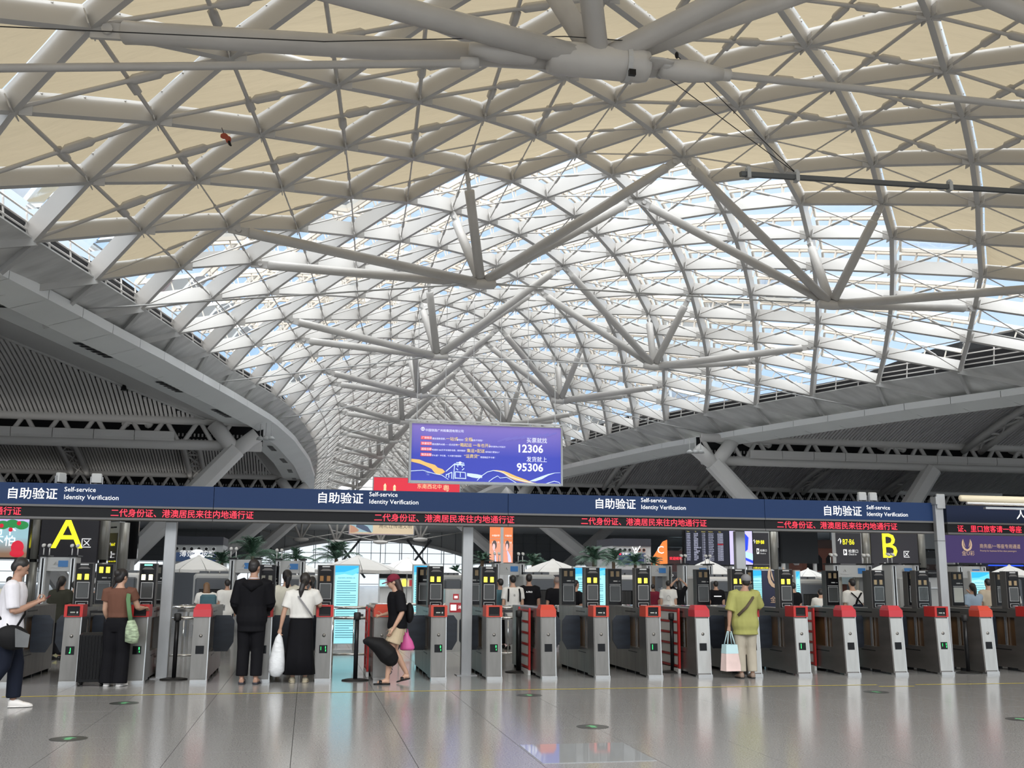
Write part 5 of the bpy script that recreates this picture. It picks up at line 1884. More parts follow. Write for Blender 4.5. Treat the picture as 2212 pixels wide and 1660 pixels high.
for nm, ps in (('hill_line', [(940, 862), (1000, 806), (1060, 765), (1130, 746), (1230, 760), (1340, 815), (1460, 850), (1620, 878)]),
               ('hill_line', [(1080, 872), (1130, 835), (1185, 806), (1215, 830), (1290, 818), (1340, 842), (1410, 880)]),
               ('hill_line', [(1640, 880), (1740, 890), (1810, 868), (1870, 850), (1930, 862), (1948, 890)]),
               ('hill_line', [(150, 776), (300, 764), (440, 800), (520, 812), (600, 858)])):
    MB().tube([(U(x), -.012, Z(y)) for x, y in ps], .02, 4).build(nm, pale, root)
# front of a locomotive drawn in white lines
lo = MB()
for ps in ([(570, 770), (672, 682), (780, 690)], [(672, 682), (660, 855)], [(575, 808), (640, 778)], [(575, 830), (575, 800)], [(605, 840), (605, 790)], [(640, 850), (640, 778)], [(680, 772), (800, 778)], [(680, 772), (680, 850)], [(740, 775), (740, 830)],
           [(800, 778), (805, 845)], [(675, 842), (810, 846)], [(672, 690), (790, 698), (780, 672), (690, 668)], [(690, 735), (712, 752)], [(760, 752), (785, 732)], [(700, 705), (712, 700), (708, 718)], [(752, 712), (764, 706), (762, 722)]):
    lo.tube([(U(x), -.012, Z(y)) for x, y in ps], .026, 4)
lo.build('locomotive_drawing', pale, root)
MB().ell((U(735), -.01, Z(668)), (.09, .01, .07)).build('headlamp', wt, root)
for k in range(7):           # faint freight yard print
    x0, y0 = 1180+k*95, 395-k*12
    rib('yard_print', [(x0, y0+28, y0+10), (x0+150, y0-20, y0-42)], emi('print_violet', (.17, .15, .50), .4))
txt(root, '广铁物流', U(330), Z(795), .07, pale)
txt(root, '95306', U(345), Z(815), .06, pale)
# red banner
root, w, h = billboard(806, 1036, 993, 1092, 103, 'red hanging banner behind the blue billboard, partly hidden by the sign')
MB().box(0, w, 0, .3, 0, h).build('panel', emi('red_print', (.70, .035, .06), .5), root)
MB().box(-.1, w+.1, -.02, .32, h, h+.08).box(-.1, 0, -.02, .32, 0, h).box(w, w+.1, -.02, .32, 0, h).build('frame', silver, root)
cream = emi('print_cream', (.86, .72, .42), .5)
txt(root, '东南西北中', w*.50, h-.98, .50, cream)
txt(root, '粤', w*.80, h-1.2, .72, cream)
tw = MB()
for x, hh in ((.13, 1.0), (.24, .9)):
    tw.tube([(w*x, -.012, h-1.6), (w*x, -.012, h-1.6+hh*.5), (w*x, -.012, h-1.6+hh*.8), (w*x, -.012, h-1.6+hh)], [.16, .12, .14, .02], 6)
tw.build('tower_print', cream, root)
for k in range(4):
    MB().tube([(w*(.1+.27*k), .15, h), (w*(.1+.27*k), .15, vz(root.location.x+w*(.1+.27*k), 103)-root.location.z)], .02, 5).build('hanger_wire', greyst, root)
# beige courtesy banner
root, w, h = billboard(755, 1104, 894, 1153, 138, 'beige hanging banner with a train picture about courtesy')
MB().box(0, w, 0, .3, 0, h).build('panel', emi('beige_print', (.66, .53, .36), .45), root)
MB().box(-.1, w+.1, -.02, .32, h, h+.1).box(-.12, 0, -.02, .32, -.1, h).box(w, w+.12, -.02, .32, -.1, h).box(0, w, -.02, .32, -.12, 0).build('frame', silver, root)
bk = emi('print_brown', (.16, .13, .10), .2)
txt(root, '用礼让传递文明', w*.455, .80, .62, bk)
txt(root, '用出行彰显品质', w*.455, 1.66, .62, bk)
ribbon(root, 'train_picture', [(.1, .2, 1.6), (w*.2, .2, 2.2), (w*.36, .2, 2.6)], emi('print_aqua', (.38, .55, .60), .4))
ribbon(root, 'train_nose', [(w*.10, .85, 1.3), (w*.2, .5, 1.2), (w*.28, .25, .9), (w*.34, .12, .2)], emi('print_slate', (.10, .13, .20), .3), -.02)
ribbon(root, 'hand_print', [(.08, .1, 1.1), (w*.07, .15, .95), (w*.14, .3, .5)], emi('print_skin', (.62, .33, .22), .3), -.02)
for k in range(4):
    MB().tube([(w*(.1+.27*k), .15, h), (w*(.1+.27*k), .15, vz(root.location.x+w*(.1+.27*k), 138)-root.location.z)], .03, 5).build('hanger_wire', greyst, root)

# ------------------------------------------------------------------ hanging bar, wires, scrap in the roof
p, q = at(1600, 376, 24), at(2300, 420, 25.5)
root = empty('hanging_bar', p, 0, 'dark steel box bar with pulley clamps hanging in front of the right shades', 'bar')
q = q-p
MB().beam((0, 0, -.06), q-V((0, 0, .06)), .12, .12).build('bar', mat('dark_steel_bar', (.13, .14, .15), .4, metal=.5), root)
for u in (.02, .155, .615):
    c = q*u
    MB().box(c.x-.05, c.x+.05, c.y-.1, c.y+.1, c.z-.12, c.z+.13).tube([(c.x, c.y-.04, c.z+.15), (c.x, c.y+.04, c.z+.15)], .07, 10).build('pulley_clamp', machine, root)
hub0 = V((6.25, 21.9, 13.55))
for hx_, u in ((.75, .15), (1.9, .152)):
    c = q*u+V((0, 0, .15))
    MB().tube([hub0+V((hx_, -.2, .25))-p, c], .012, 5).build('wire', black, root)
MB().ell(hub0+V((1.9, -.15, .3))-p, (.05, .05, .09), 8, 6).build('hook', black, root)
a = at(-30, 56, 21.2)
wr_ = MB().tube([a, at(700, 90, 21.4), hub0+V((-.9, -.32, .38)), hub0+V((.72, -.36, .42))], .014, 5)
tag(wr_.build('cable', black), 'thin black cable running along the top tube to the cast node', 'cable')
p = at(490, 298, 29.5)
root = empty('balloon_scrap', p, 0, 'small red and black scrap of a balloon caught on a brace rod at upper left', 'scrap')
remesh(MB().ell((-.08, 0, .05), (.12, .03, .10)).ell((.05, 0, -.05), (.09, .03, .12)), 'foil', .02, mat('scrap_red', (.35, .06, .03), .4), root)
MB().tube([(.06, 0, -.1), (.1, 0, -.2), (.14, 0, -.24)], [.05, .04, .02], 6).build('ribbon_tail', black, root)
MB().tube([(-.08, 0, .1), (-.16, 0, .3)], .01, 5).build('string', black, root)

# ------------------------------------------------------------------ zone signs A and B with ribbed posts
def rpost(root, x, z0, z1):
    zm = (z0+z1)/2-.1
    MB().tube([(x, .1, z0), (x, .1, zm-.06)], .20, 14).build('post', cyl, root, True)
    MB().tube([(x, .1, zm+.06), (x, .1, z1)], .20, 14).build('post', cyl, root, True)
    MB().tube([(x, .1, zm-.06), (x, .1, zm+.06)], .15, 12).build('post_joint', black, root, True)
YS = 46.0
def zone(letter, px0, px1, lab, xl, sz, xq, zq):
    a, b = at(px0, 1215, YS), at(px1, 1120, YS)
    root = empty('zone_sign', (a.x, YS, 0), 0, lab, 'sign', 'zone letter signs')
    w = b.x-a.x
    MB().bevbox(0, w, 0, .3, 2.0, 4.35, .02).build('panel', signdk, root)
    rpost(root, -.22, 0, 4.4)
    rpost(root, w+.22, 0, 4.4)
    return root, w, a
root, w, a = zone('A', 82, 216, 'charcoal zone sign with big yellow letter A', 0, 0, 0, 0)
txt(root, 'A', at(110, 1184, YS).x-a.x, at(110, 1184, YS).z, 1.78, yell, xs=1.02, bold=.004)
txt(root, '区', at(173, 1184, YS).x-a.x, at(173, 1182, YS).z, .44, white)
root, w, a = zone('B', 1883, 1979, 'charcoal zone sign with big yellow letter B', 0, 0, 0, 0)
b0 = at(1908, 1205, YS)
txt(root, 'B', b0.x-a.x-.12, b0.z, 1.68, yell, xs=.95, bold=.004)
txt(root, '区', at(1951, 1205, YS).x-a.x, at(1951, 1204, YS).z, .36, white)
def check_sign(px0, px1, Y, rz, code, low, lab, wmul=1.0):
    a, b = at(px0, 1228, Y), at(px1, 1228, Y)
    root = empty('check_in_sign', (a.x, Y, 0), rz, lab, 'sign', 'check-in direction signs')
    w = (b.x-a.x)/math.cos(rz)*wmul
    zt = at(px0, 1147, Y).z
    zb = 1.7
    MB().bevbox(-.06, w+.06, 0, .25, zb, zt+.35, .01).build('frame', machine, root)
    k = w/1.0
    MB().box(0, w, -.02, 0, zb+.05, zt-.1).build('panel', signdk, root)
    for c in range(4):
        MB().tube([(w*(.12+.2*c), -.03, zt+.13), (w*(.12+.2*c), .0, zt+.13)], w*.055, 12).build('spot_hole', darkm, root)
    for z in (zb+.55, zb+.28):
        MB().box(0, w, -.025, -.02, z, z+.015).build('divider', machine, root)
    txt(root, code, w*.26, zt-.62, w*.28, yell, -.026, .72)
    txt(root, '↑', w*.05, zt-.62, w*.32, white, -.026, .8)
    txt(root, '检票口', w*.48, zt-.98, w*.135, white, -.026)
    txt(root, 'Check in', w*.48, zt-1.1, w*.09, white, -.026)
    MB().box(w*.28, w*.42, -.026, -.021, zt-1.1, zt-.84).build('pictogram', white, root)
    MB().box(w*.31, w*.35, -.03, -.025, zt-1.05, zt-.88).box(w*.35, w*.39, -.03, -.025, zt-1.0, zt-.93).build('pictogram_figure', signdk, root)
    txt(root, '←检票 '+low[0], w*.03, zb+.36, w*.10, yell, -.026, .85)
    txt(root, low[1]+' 检票→', w*.52, zb+.36, w*.10, yell, -.026, .85)
    txt(root, '←洗手间', w*.06, zb+.1, w*.10, white, -.026, .85)
    txt(root, '服务台→', w*.55, zb+.1, w*.10, white, -.026, .85)
    MB().tube([(w*.85, .2, 0), (w*.85, .2, zb)], .12, 12).tube([(w*.15, .2, 0), (w*.15, .2, zb)], .12, 12).build('leg', cyl, root, True)
    rpost(root, w+.3, 0, zt+.3)
    return root
check_sign(1625, 1662, 47, 0, 'B9·B8', ('B27-B10', 'B8-B2'), 'charcoal check-in sign with yellow B9 and B8, left of the leaning column')
check_sign(1808, 1862, 44, 0, 'B7·B6', ('B27-B8', 'B5-B2'), 'charcoal check-in sign with yellow B7 and B6, left of the letter B sign')
check_sign(233, 254, 45, R(-52), 'A6·A7', ('A2-A5', 'A8-A27'), 'charcoal check-in sign with yellow A6 and A7, turned sideways right of the letter A', 1.0)
def panel(name, px0, py0, px1, py1, Y, m, lab, cat, depth=.3, legs=True):
    a, b = at(px0, py1, Y), at(px1, py0, Y)
    root = empty(name, (a.x, Y, 0), 0, lab, cat)
    w = b.x-a.x
    MB().bevbox(-.06, w+.06, .02, depth, a.z-.06, b.z+.06, .01).build('casing', blackg, root)
    MB().box(0, w, 0, .02, a.z, b.z).build('screen', m, root)
    if legs:
        MB().box(.05, .2, .05, depth-.05, 0, a.z-.05).box(w-.2, w-.05, .05, depth-.05, 0, a.z-.05).build('leg', greyst, root)
    return root, w, a.z, b.z
# bright LED screen at the left edge
root, w, z0, z1 = panel('led_screen', -40, 1121, 64, 1204, 42, grad_mat('led_winter_scene', (.35, .20, .12), (.45, .75, .85), 2.3, 2.9), 'bright LED screen with a winter tree advert at the left edge', 'screen')
txt(root, '树下', w-1.35, z0+.85, .48, emi('led_white', (.95, .9, .92), 1), -.01)
txt(root, '不怕', w-1.25, z0+.45, .42, emi('led_white', (.95, .9, .92), 1), -.01)
gr = emi('led_pine', (.03, .30, .08), .6)
for k in range(6):
    MB().ell((w-1.9+k*.33, -.02, z1-.2-.05*(k % 2)), (.24, .012, .16)).build('pine_print', gr, root)
for x, z in ((.95, .28), (.62, .42), (.35, .18), (1.35, .36)):
    MB().ell((w-x, -.035, z1-z), (.075, .012, .08)).build('bauble_print', emi('led_red_print', (.75, .02, .05), .6), root)
remesh(MB().ell((w-.33, -.03, z0+.38), (.25, .03, .26)).ell((w-.33, -.03, z0+.15), (.28, .03, .16)), 'gift_sack_print', .02, emi('led_red_print', (.75, .02, .05), .6), root)
MB().box(0, w, -.01, 0, z1-.12, z1).build('top_band', emi('led_lilac', (.62, .5, .9), .8), root)
# long dark panels
root, w, z0, z1 = panel('dark_panel', 258, 1095, 300, 1205, 50, blackg, 'black blank panel behind the left leaning column', 'panel')
root, w, z0, z1 = panel('dark_panel', 1690, 1110, 1762, 1215, 56, blackg, 'black blank panel behind the right leaning column', 'panel')
# departure board
root, w, z0, z1 = panel('departure_board', 1482, 1142, 1573, 1220, 45, mat('board_black', (.012, .014, .035), .3), 'black departure board with yellow headings and white train rows', 'board')
yl = emi('board_yellow', (.8, .68, .15), .8)
wl_ = emi('board_white', (.6, .62, .8), .9)
for x, s_ in ((.02, '车次'), (.18, '终到站'), (.37, '开点'), (.52, '检票口'), (.75, '状态')):
    txt(root, s_, w*x, z1-.11, .10, yl, -.006, .9)
for x, s_ in ((.03, 'Train'), (.22, 'To'), (.37, 'Departs'), (.53, 'Check in'), (.77, 'State')):
    txt(root, s_, w*x, z1-.19, .06, yl, -.006)
rnd = random.Random(3)
cities = ['长沙南', '深圳北', '武汉', '北京西', '桂林北', '贵阳北', '南宁东', '郑州东', '香港西九龙', '珠海', '上海虹桥', '昆明南', '潮汕', '湛江西', '怀化南', '柳州']
for k in range(16):
    z = z1-.29-k*.078
    txt(root, 'G%04d' % rnd.randint(1001, 6900), w*.02, z, .07, wl_, -.006)
    txt(root, cities[k], w*.19, z, .07, wl_, -.006)
    txt(root, '%d:%02d' % (11+k//12, (25+k*3) % 60), w*.38, z, .07, wl_, -.006)
    txt(root, 'A%d,A%d' % (rnd.randint(2, 27), rnd.randint(2, 27)), w*.53, z, .07, wl_, -.006)
    txt(root, '晚点未定' if k == 6 else '正在候车', w*.74, z, .07, emi('board_red', (.8, .04, .06), .8) if k == 6 else wl_, -.006)
# blue advertising screen
root, w, z0, z1 = panel('advert_screen', 1574, 1146, 1624, 1220, 46, emi('screen_lilac', (.55, .5, .85), .9), 'bright advertising screen with blue cloth shapes behind the sign post', 'screen')
bl1, bl2 = emi('screen_blue', (.02, .06, .75), .9), emi('screen_sky', (.45, .68, 1.0), .9)
MB().prism([(w*.42, z1-.02), (w*.62, z1-.05), (w*.85, z1-.35), (w*.8, z1-.9), (w*.55, z1-1.15), (w*.4, z1-1.1)], -.012, 0).build('blue_shape', bl1, root)
ribbon(root, 'light_fold', [(w*.45, z0+.28, z0+.44), (w*.7, z0+.34, z0+.6), (w*1.0, z0+.2, z0+.5)], bl2, -.014)
ribbon(root, 'dark_fold', [(w*.42, z0+.12, z0+.22), (w*.7, z0+.2, z0+.32), (w*1.0, z0+.06, z0+.18)], bl1, -.014)
# orange video column
a = at(1084, 1214, 55)
root = empty('video_column', (a.x, 55, 0), 0, 'four-sided video column showing orange portrait adverts', 'video column')
zt = at(1084, 1134, 55).z
MB().box(-.08, .08, .0, .2, 0, zt).build('core', greyst, root)
MB().box(-.4, .4, .2, .9, 0, 2.3).build('plinth', greyst, root)
og, og2 = emi('screen_orange', (.60, .17, .06), .8), emi('screen_peach', (.66, .27, .17), .8)
for s, (p0, p1) in ((-1, (1057, 1082)), (1, (1086, 1111))):
    e = abs(at(p1, 1200, 55).x-at(p0, 1200, 55).x)
    sub = empty('screen_face', (s*.05, 0, 0), s*R(-20)*-1 if s < 0 else R(20))
    sub.parent = root
    x0, x1 = (-e, 0) if s < 0 else (0, e)
    sub.rotation_euler.z = R(-22) if s < 0 else R(22)
    MB().box(x0, x1, 0, .1, 2.35, zt).build('screen', og, sub)
    MB().box(x0, x1, -.004, 0, 2.35, 2.35+(zt-2.35)*.5).build('lower_picture', og2, sub)
    cxm = (x0+x1)/2
    txt(sub, '中国好茶', cxm-e*.3, zt-.62, e*.17, white, -.012, 1)
    txt(sub, '强国之选', cxm-e*.3, zt-.98, e*.17, white, -.012, 1)
    MB().ell((cxm-.04, -.02, 3.28), (e*.20, .015, .24)).build('portrait_hair', emi('print_dark', (.10, .08, .08), .3), sub)
    MB().ell((cxm-.07, -.035, 3.16), (e*.12, .012, .19)).build('portrait_face', emi('print_face', (.78, .50, .50), .6), sub)
    MB().tube([(cxm+.05, -.02, 2.38), (cxm+.02, -.02, 2.7), (cxm-.04, -.02, 2.95)], [(.02, e*.40), (.02, e*.32), (.02, e*.08)], 10).build('portrait_shirt', emi('print_lightblue', (.50, .55, .88), .7), sub)
    for z in (2.95, 3.6):
        MB().box(x0, x1, -.006, 0, z, z+.015).build('seam', greyst, sub)
txt(root, 'CHINA', -.62, zt+.12, .14, white, -.05)
txt(root, 'CHINA', .32, zt+.12, .14, white, -.05)
# orange triangular poster
a, b = at(1408, 1217, 58), at(1441, 1167, 58)
root = empty('poster', (a.x, 58, 0), 0, 'orange poster with a white letter C beside the leaning column', 'poster')
MB().prism([(0, a.z-.6), (b.x-a.x, a.z-.6), (b.x-a.x, b.z), ((b.x-a.x)*.75, b.z-.1), (0, a.z+.2)], 0, .1).build('panel', emi('poster_orange', (.80, .20, .04), .6), root)
txt(root, 'C', .32, a.z+.55, .62, white, -.012)
MB().box(.1, .2, .02, .08, 0, a.z-.6).build('leg', greyst, root)
# red LED text board
a, b = at(1442, 1215, 60), at(1478, 1196, 60)
root = empty('led_board', (a.x, 60, 0), 0, 'dark shop front with red LED characters left of the departure board', 'board')
MB().box(0, b.x-a.x, 0, .2, 0, b.z+.15).build('front', mat('dark_maroon_front', (.05, .02, .02), .4), root)
txt(root, '欢迎', .12, a.z+.15, .20, ledred)
txt(root, '候车室', .52, a.z+.15, .20, ledred)
MB().box(0, b.x-a.x, -.2, .0, b.z+.35, b.z+.95).build('window', clearg, root)
# shop blocks with porthole lights and a lit board
def shop(px0, px1, ptop, pb, Y, lab, side=1):
    a, b = at(px0, pb, Y), at(px1, ptop, Y)
    root = empty('shop_block', (a.x, Y, 0), 0, lab, 'shop', 'shop blocks in the hall')
    w = b.x-a.x
    MB().box(-.3, w+.3, .06, 3.5, 0, b.z).build('body', machine, root)
    MB().box(-.3, w+.3, 0, 3.6, b.z, b.z+.45).build('roof_band', mat('dark_roof_band', (.035, .038, .05), .5), root)
    n = 6
    for k in range(n):
        x = w*(k+.5)/n
        MB().tube([(x, .0, b.z-.22), (x, .08, b.z-.22)], .11, 14).build('porthole_ring', silver, root)
        MB().tube([(x, -.01, b.z-.22), (x, .02, b.z-.22)], .085, 14).build('porthole', darkm, root)
    MB().box(.05, w-.05, .0, .06, a.z, b.z-.42).build('lit_board', mat('board_navy', (.02, .03, .06), .3, emit=(.02, .04, .09), es=.5), root)
    MB().box(-.3, w+.3, -.02, .1, 0, a.z-.3).build('counter_front', machdk, root)
    return root, w, a.z, b.z
root, w, z0, z1 = shop(372, 470, 1178, 1213, 60, 'grey shop block with portholes and a dark neck-massage advert, behind the left parasol')
txt(root, '薄颈椎按摩', .35, z0+.28, .38, white)
remesh(MB().ell((w-1.05, -.03, z0+.55), (.3, .03, .12)).ell((w-1.05, -.03, z0+.25), (.42, .03, .17)), 'massager_print', .03, white, root)
MB().box(w-.5, w-.1, -.012, 0, z1-.62, z1-.58).build('caption', white, root)
root, w, z0, z1 = shop(1335, 1396, 1181, 1220, 60, 'grey shop block with portholes and a dancer advert, behind the right palms')
txt(root, '安徽广播', .25, z0+.55, .18, white)
MB().box(.08, .2, -.012, 0, z0+.56, z0+.66).build('red_mark', ledred, root)
remesh(MB().tube([(w-.7, -.02, z0+.1), (w-.7, -.02, z0+.45), (w-.66, -.02, z0+.75)], [.09, .13, .10], 8).ell((w-.66, -.02, z0+.92), (.07, .03, .09)).tube([(w-.72, -.02, z0+.75), (w-.88, -.02, z0+1.05)], .035, 6).tube([(w-.6, -.02, z0+.75), (w-.38, -.02, z0+1.1)], .035, 6), 'dancer_print', .02, white, root)
# brick fronted shop on the upper level and glass balustrade, dark consoles at right
a, b = at(1763, 1232, 66), at(1806, 1170, 66)
root = empty('arcade_shop', (a.x-1, 66, 0), 0, 'reddish brown arcade shop front with arched openings beyond the B7 sign', 'shop')
MB().box(0, 3.2, 0, 2, 0, 4.2).build('body', mat('red_brown_front', (.17, .06, .04), .6), root)
for k in range(4):
    MB().prism([(.35+k*.7, 2.2), (.75+k*.7, 2.2), (.75+k*.7, 3.0), (.55+k*.7, 3.25), (.35+k*.7, 3.0)], -.03, .02).build('arched_opening', darkm, root)
MB().box(0, 3.2, -.06, 2.1, 3.7, 4.25).build('dark_fascia', mat('dark_brown', (.05, .025, .02), .5), root)
MB().box(-.2, 3.4, -.5, -.46, 1.3, 2.1).build('glass_rail', mat('pale_glass_rail', (.42, .52, .54), .15), root)
a = at(1985, 1232, 62)
root = empty('arcade_shop', (a.x-.5, 62, 0), 0, 'long dark shop front with a row of round spots at the right', 'shop')
MB().box(0, 14, 0, 3, 0, 3.0).build('body', mat('shop_dark_grey', (.10, .105, .11), .5), root)
MB().box(0, 14, -.15, 0, 2.25, 2.6).build('spot_band', mat('dark_brown', (.05, .025, .02), .5), root)
for k in range(22):
    MB().tube([(.4+k*.62, -.2, 2.42), (.4+k*.62, -.15, 2.42)], .12, 10).build('spot', mat('spot_ring', (.10, .08, .07), .4), root)
MB().box(2.1, 2.9, -.4, 0, 0, 5).build('pier', greyst, root)
MB().box(0, 14, -.1, 3, 3.6, 5).build('upper_window', mat('tinted_glazing'), root)
MB().box(5, 8, -.22, -.15, 2.55, 2.62).build('blue_neon', emi('neon_blue', (.02, .08, .9), 1.5), root)

# ------------------------------------------------------------------ purple banner and roll-up banner with the flame emblem
def emblem(root, x, z, s, m_):
    for sx in (-1, 1):
        ps = [(.34, 1.0), (.46, .78), (.50, .5), (.44, .22), (.30, .05), (.0, -.08), (.0, .10), (.20, .20), (.32, .38), (.36, .6), (.34, .8)]
        MB().prism([(x+sx*px_*s, z+pz*s) for px_, pz in ps], -.014, -.002).build('emblem_flame', m_, root)
        MB().prism([(x+sx*px_*s, z+pz*s) for px_, pz in ((.34, 1.0), (.30, .8), (.30, .55), (.22, .36), (.16, .30), (.22, .55), (.27, .75))], -.014, -.002).build('emblem_flame', m_, root)
a, b = at(2043, 1216, 24), at(2300, 1154, 24)
root = empty('purple_banner', (a.x, 24, a.z), 0, 'purple banner for business class passengers at the right edge', 'banner')
w = b.x-a.x
MB().box(0, w, 0, .03, 0, .78).build('cloth', purple, root)
MB().tube([(0, .02, .78), (w, .02, .78)], .02, 8).build('rod', galv, root)
MB().tube([(0, .02, 0), (0, .02, -a.z)], .03, 8).tube([(w, .02, 0), (w, .02, -a.z)], .03, 8).build('pole', galv, root)
ex = at(2089, 1190, 24).x-a.x
emblem(root, ex, at(2089, 1190, 24).z-a.z, .17*1.7, gold)
txt(root, '金U彩', ex-.16, at(2089, 1200, 24).z-a.z, .135, gold, -.006)
txt(root, '商务座/一等座专用通道', at(2116, 1185, 24).x-a.x, at(2116, 1184, 24).z-a.z, .12, gold, -.006, .95)
txt(root, 'Priority for business & first class passengers', at(2117, 1192, 24).x-a.x, at(2117, 1192, 24).z-a.z, .062, gold, -.006, .95)
a, b = at(1648, 1306, 20.3), at(1697, 1234, 20.3)
root = empty('roll_up_banner', (a.x, 20.3, 0), 0, 'navy roll-up banner with a flame-shaped U emblem behind the gates', 'banner')
w = b.x-a.x
MB().box(0, w, 0, .02, .12, b.z).build('cloth', navyb, root)
MB().box(-.03, w+.03, -.08, .1, 0, .12).build('base', silver, root)
MB().box(-.01, w+.01, -.01, .03, b.z, b.z+.02).build('top_bar', silver, root)
emblem(root, w*.62, 1.36, .42, gold)
txt(root, '金U彩', w*.30, 1.06, .15, gold, -.006)
# ------------------------------------------------------------------ blue notice boards
cyan_m = emi('notice_cyan', (.32, .74, .82), .75)
blu_m = emi('notice_blue', (.02, .38, .80), .75)
ink = emi('notice_ink', (.05, .22, .30), .1)
def notice(px0, px1, pt, Y, lab, z0=.15):
    a, b = at(px0, 1300, Y), at(px1, pt, Y)
    root = empty('notice_board', (a.x, Y, 0), 0, lab, 'notice board', 'cyan notice boards')
    w, zt = b.x-a.x, b.z
    MB().bevbox(-.03, w+.03, .01, .12, z0-.02, zt+.03, .01).build('casing', machine, root)
    MB().box(0, w, 0, .012, z0, zt).build('face', cyan_m, root)
    MB().box(0, w, -.004, 0, zt-.16, zt).build('header', blu_m, root)
    ribbon(root, 'header_wave', [(0, zt-.2, zt-.14), (w*.4, zt-.17, zt-.13), (w*.75, zt-.2, zt-.08), (w, zt-.13, zt-.03)], emi('notice_light_blue', (.12, .55, .85), .75), -.006)
    txt(root, '铁路旅客禁止携带物品公告', w*.12, zt-.265, w*.062, ink, -.006, 1.0)
    ln = MB()
    k = 0
    z = zt-.33
    while z > z0+.1:
        ln.box(w*.08, w*(.92-.25*((k*37) % 5 == 0)), -.006, -.004, z, z+.012)
        z -= .048
        k += 1
    ln.build('text_line', ink, root, kind='stuff')
    MB().box(-.05, w+.05, -.15, .25, 0, .03).box(.05, .1, .03, .1, .03, z0).box(w-.1, w-.05, .03, .1, .03, z0).build('foot', silver, root)
notice(722, 775, 1223, 22.5, 'cyan notice board left of the tall black stanchion')
notice(893, 925, 1223, 23.0, 'cyan notice board half hidden behind a scanner by the maroon cap')
notice(1240, 1308, 1228, 23.5, 'wide cyan notice board between two scanners in the middle')
notice(1622, 1668, 1233, 24.0, 'cyan notice board behind the grey cap and roll-up banner')
notice(1722, 1727, 1235, 24.6, 'narrow strip of a cyan board right of the roll-up banner')
notice(2103, 2136, 1237, 23.0, 'cyan notice board behind the passengers at the right edge')
# ------------------------------------------------------------------ walk-through detectors
def detector(px0, px1, Y, lab, cams=2):
    a, b = at(px0, 1218, Y), at(px1, 1218, Y)
    root = empty('walk_through_detector', (a.x, Y, 0), 0, lab, 'detector', 'walk-through metal detectors')
    w = max(.8, b.x-a.x)
    zt = 1.96
    for x0 in (0, w-.16):
        MB().bevbox(x0, x0+.16, 0, .5, 0, zt, .02).build('side_post', machine, root)
        MB().box(x0+.03, x0+.055, -.012, 0, .1, zt-.05).box(x0+.10, x0+.125, -.012, 0, .1, zt-.05).build('light_strip', silver, root)
        MB().box(x0+.06, x0+.095, -.012, 0, .1, zt-.05).build('dark_strip', black, root)
        MB().box(x0-.03, x0+.19, -.05, .55, zt, zt+.03).build('post_cap', black, root)
    MB().box(.16, w-.16, .05, .45, zt-.35, zt-.02).build('header', machine, root)
    MB().box(w-.42, w-.2, .03, .05, zt-.25, zt-.1).build('display', mat('display_blue', (.02, .06, .13), .2, emit=(.02, .08, .2), es=.5), root)
    MB().tube([(.32, .03, zt-.2), (.36, .03, zt-.13), (.40, .03, zt-.2)], .012, 5).build('emblem', greyst, root)
    MB().box(.24, .5, .035, .05, zt-.27, zt-.255).build('maker_line', greyst, root)
    for s in ((0, .13) if cams > 1 else (0,)):
        for x0 in (.03, w-.16) if cams > 2 else ((.02,) if cams == 2 else (w-.12,)):
            m_ = MB().tube([(x0+s, .2, zt+.03), (x0+s, .2, zt+.2)], .014, 6)
            o = m_.build('camera_mast', whitep, root, True)
            MB().tube([(x0+s, .10, zt+.24), (x0+s, .14, zt+.26), (x0+s, .24, zt+.28)], [.035, .045, .03], 10).build('camera_head', whitep, o, True)
    return root
detector(85, 165, 27, 'walk-through detector behind the man in the white shirt', 3)
detector(1068, 1134, 30, 'walk-through detector with three queueing men, right of the lit scanner', 3)
detector(1396, 1452, 31, 'walk-through detector behind a lit scanner, left of the man in the printed T-shirt', 2)
detector(1474, 1540, 30, 'walk-through detector below the departure board', 3)
detector(1800, 1884, 27, 'walk-through detector behind the man with the dark sling bag', 3)
detector(1925, 1985, 26, 'walk-through detector between two filmed scanners', 2)
detector(2068, 2130, 27, 'walk-through detector left of the board at the right edge', 3)
detector(495, 545, 28, 'walk-through detector behind the man in black', 2)
detector(595, 632, 29, 'walk-through detector behind the woman in the skirt', 2)
# ------------------------------------------------------------------ x-ray machines
def xray(px0, px1, ptop, Y, lab, col=machine):
    a, b = at(px0, 1300, Y), at(px1, ptop, Y)
    root = empty('baggage_scanner', (a.x, Y, 0), 0, lab, 'baggage scanner', 'x-ray baggage scanners')
    w, zt = b.x-a.x, b.z
    MB().bevbox(0, w, .3, 2.6, .2, zt, .06).build('housing', col, root)
    MB().bevbox(.08, w-.08, .0, .32, .35, zt-.12, .04).build('tunnel_hood', machdk, root)
    MB().box(.2, w-.2, -.012, .02, .75, zt-.42).build('tunnel_mouth', blackg, root)
    for k in range(max(3, int((w-.4)/.09))):
        x = .2+k*.09
        MB().box(x, x+.085, -.022, -.012, .76, zt-.44).build('lead_strip', rubber, root)
    MB().box(.05, w-.05, -1.6, 0, .62, .72).build('belt', rubber, root)
    MB().box(.0, w, -1.65, .0, .5, .66).build('belt_frame', silver, root)
    MB().box(.06, .14, -1.5, -1.42, 0, .5).box(w-.14, w-.06, -1.5, -1.42, 0, .5).box(.05, w-.05, .4, 2.5, 0, .2).build('leg', machdk, root)
    for k in range(3):
        MB().bevbox(w*.12+k*w*.27, w*.12+k*w*.27+w*.22, .6, 1.0, zt, zt+.07, .01).build('tray', machdk, root)
    return root
xray(955, 1003, 1243, 31, 'white and grey baggage scanner left of the middle sign post')
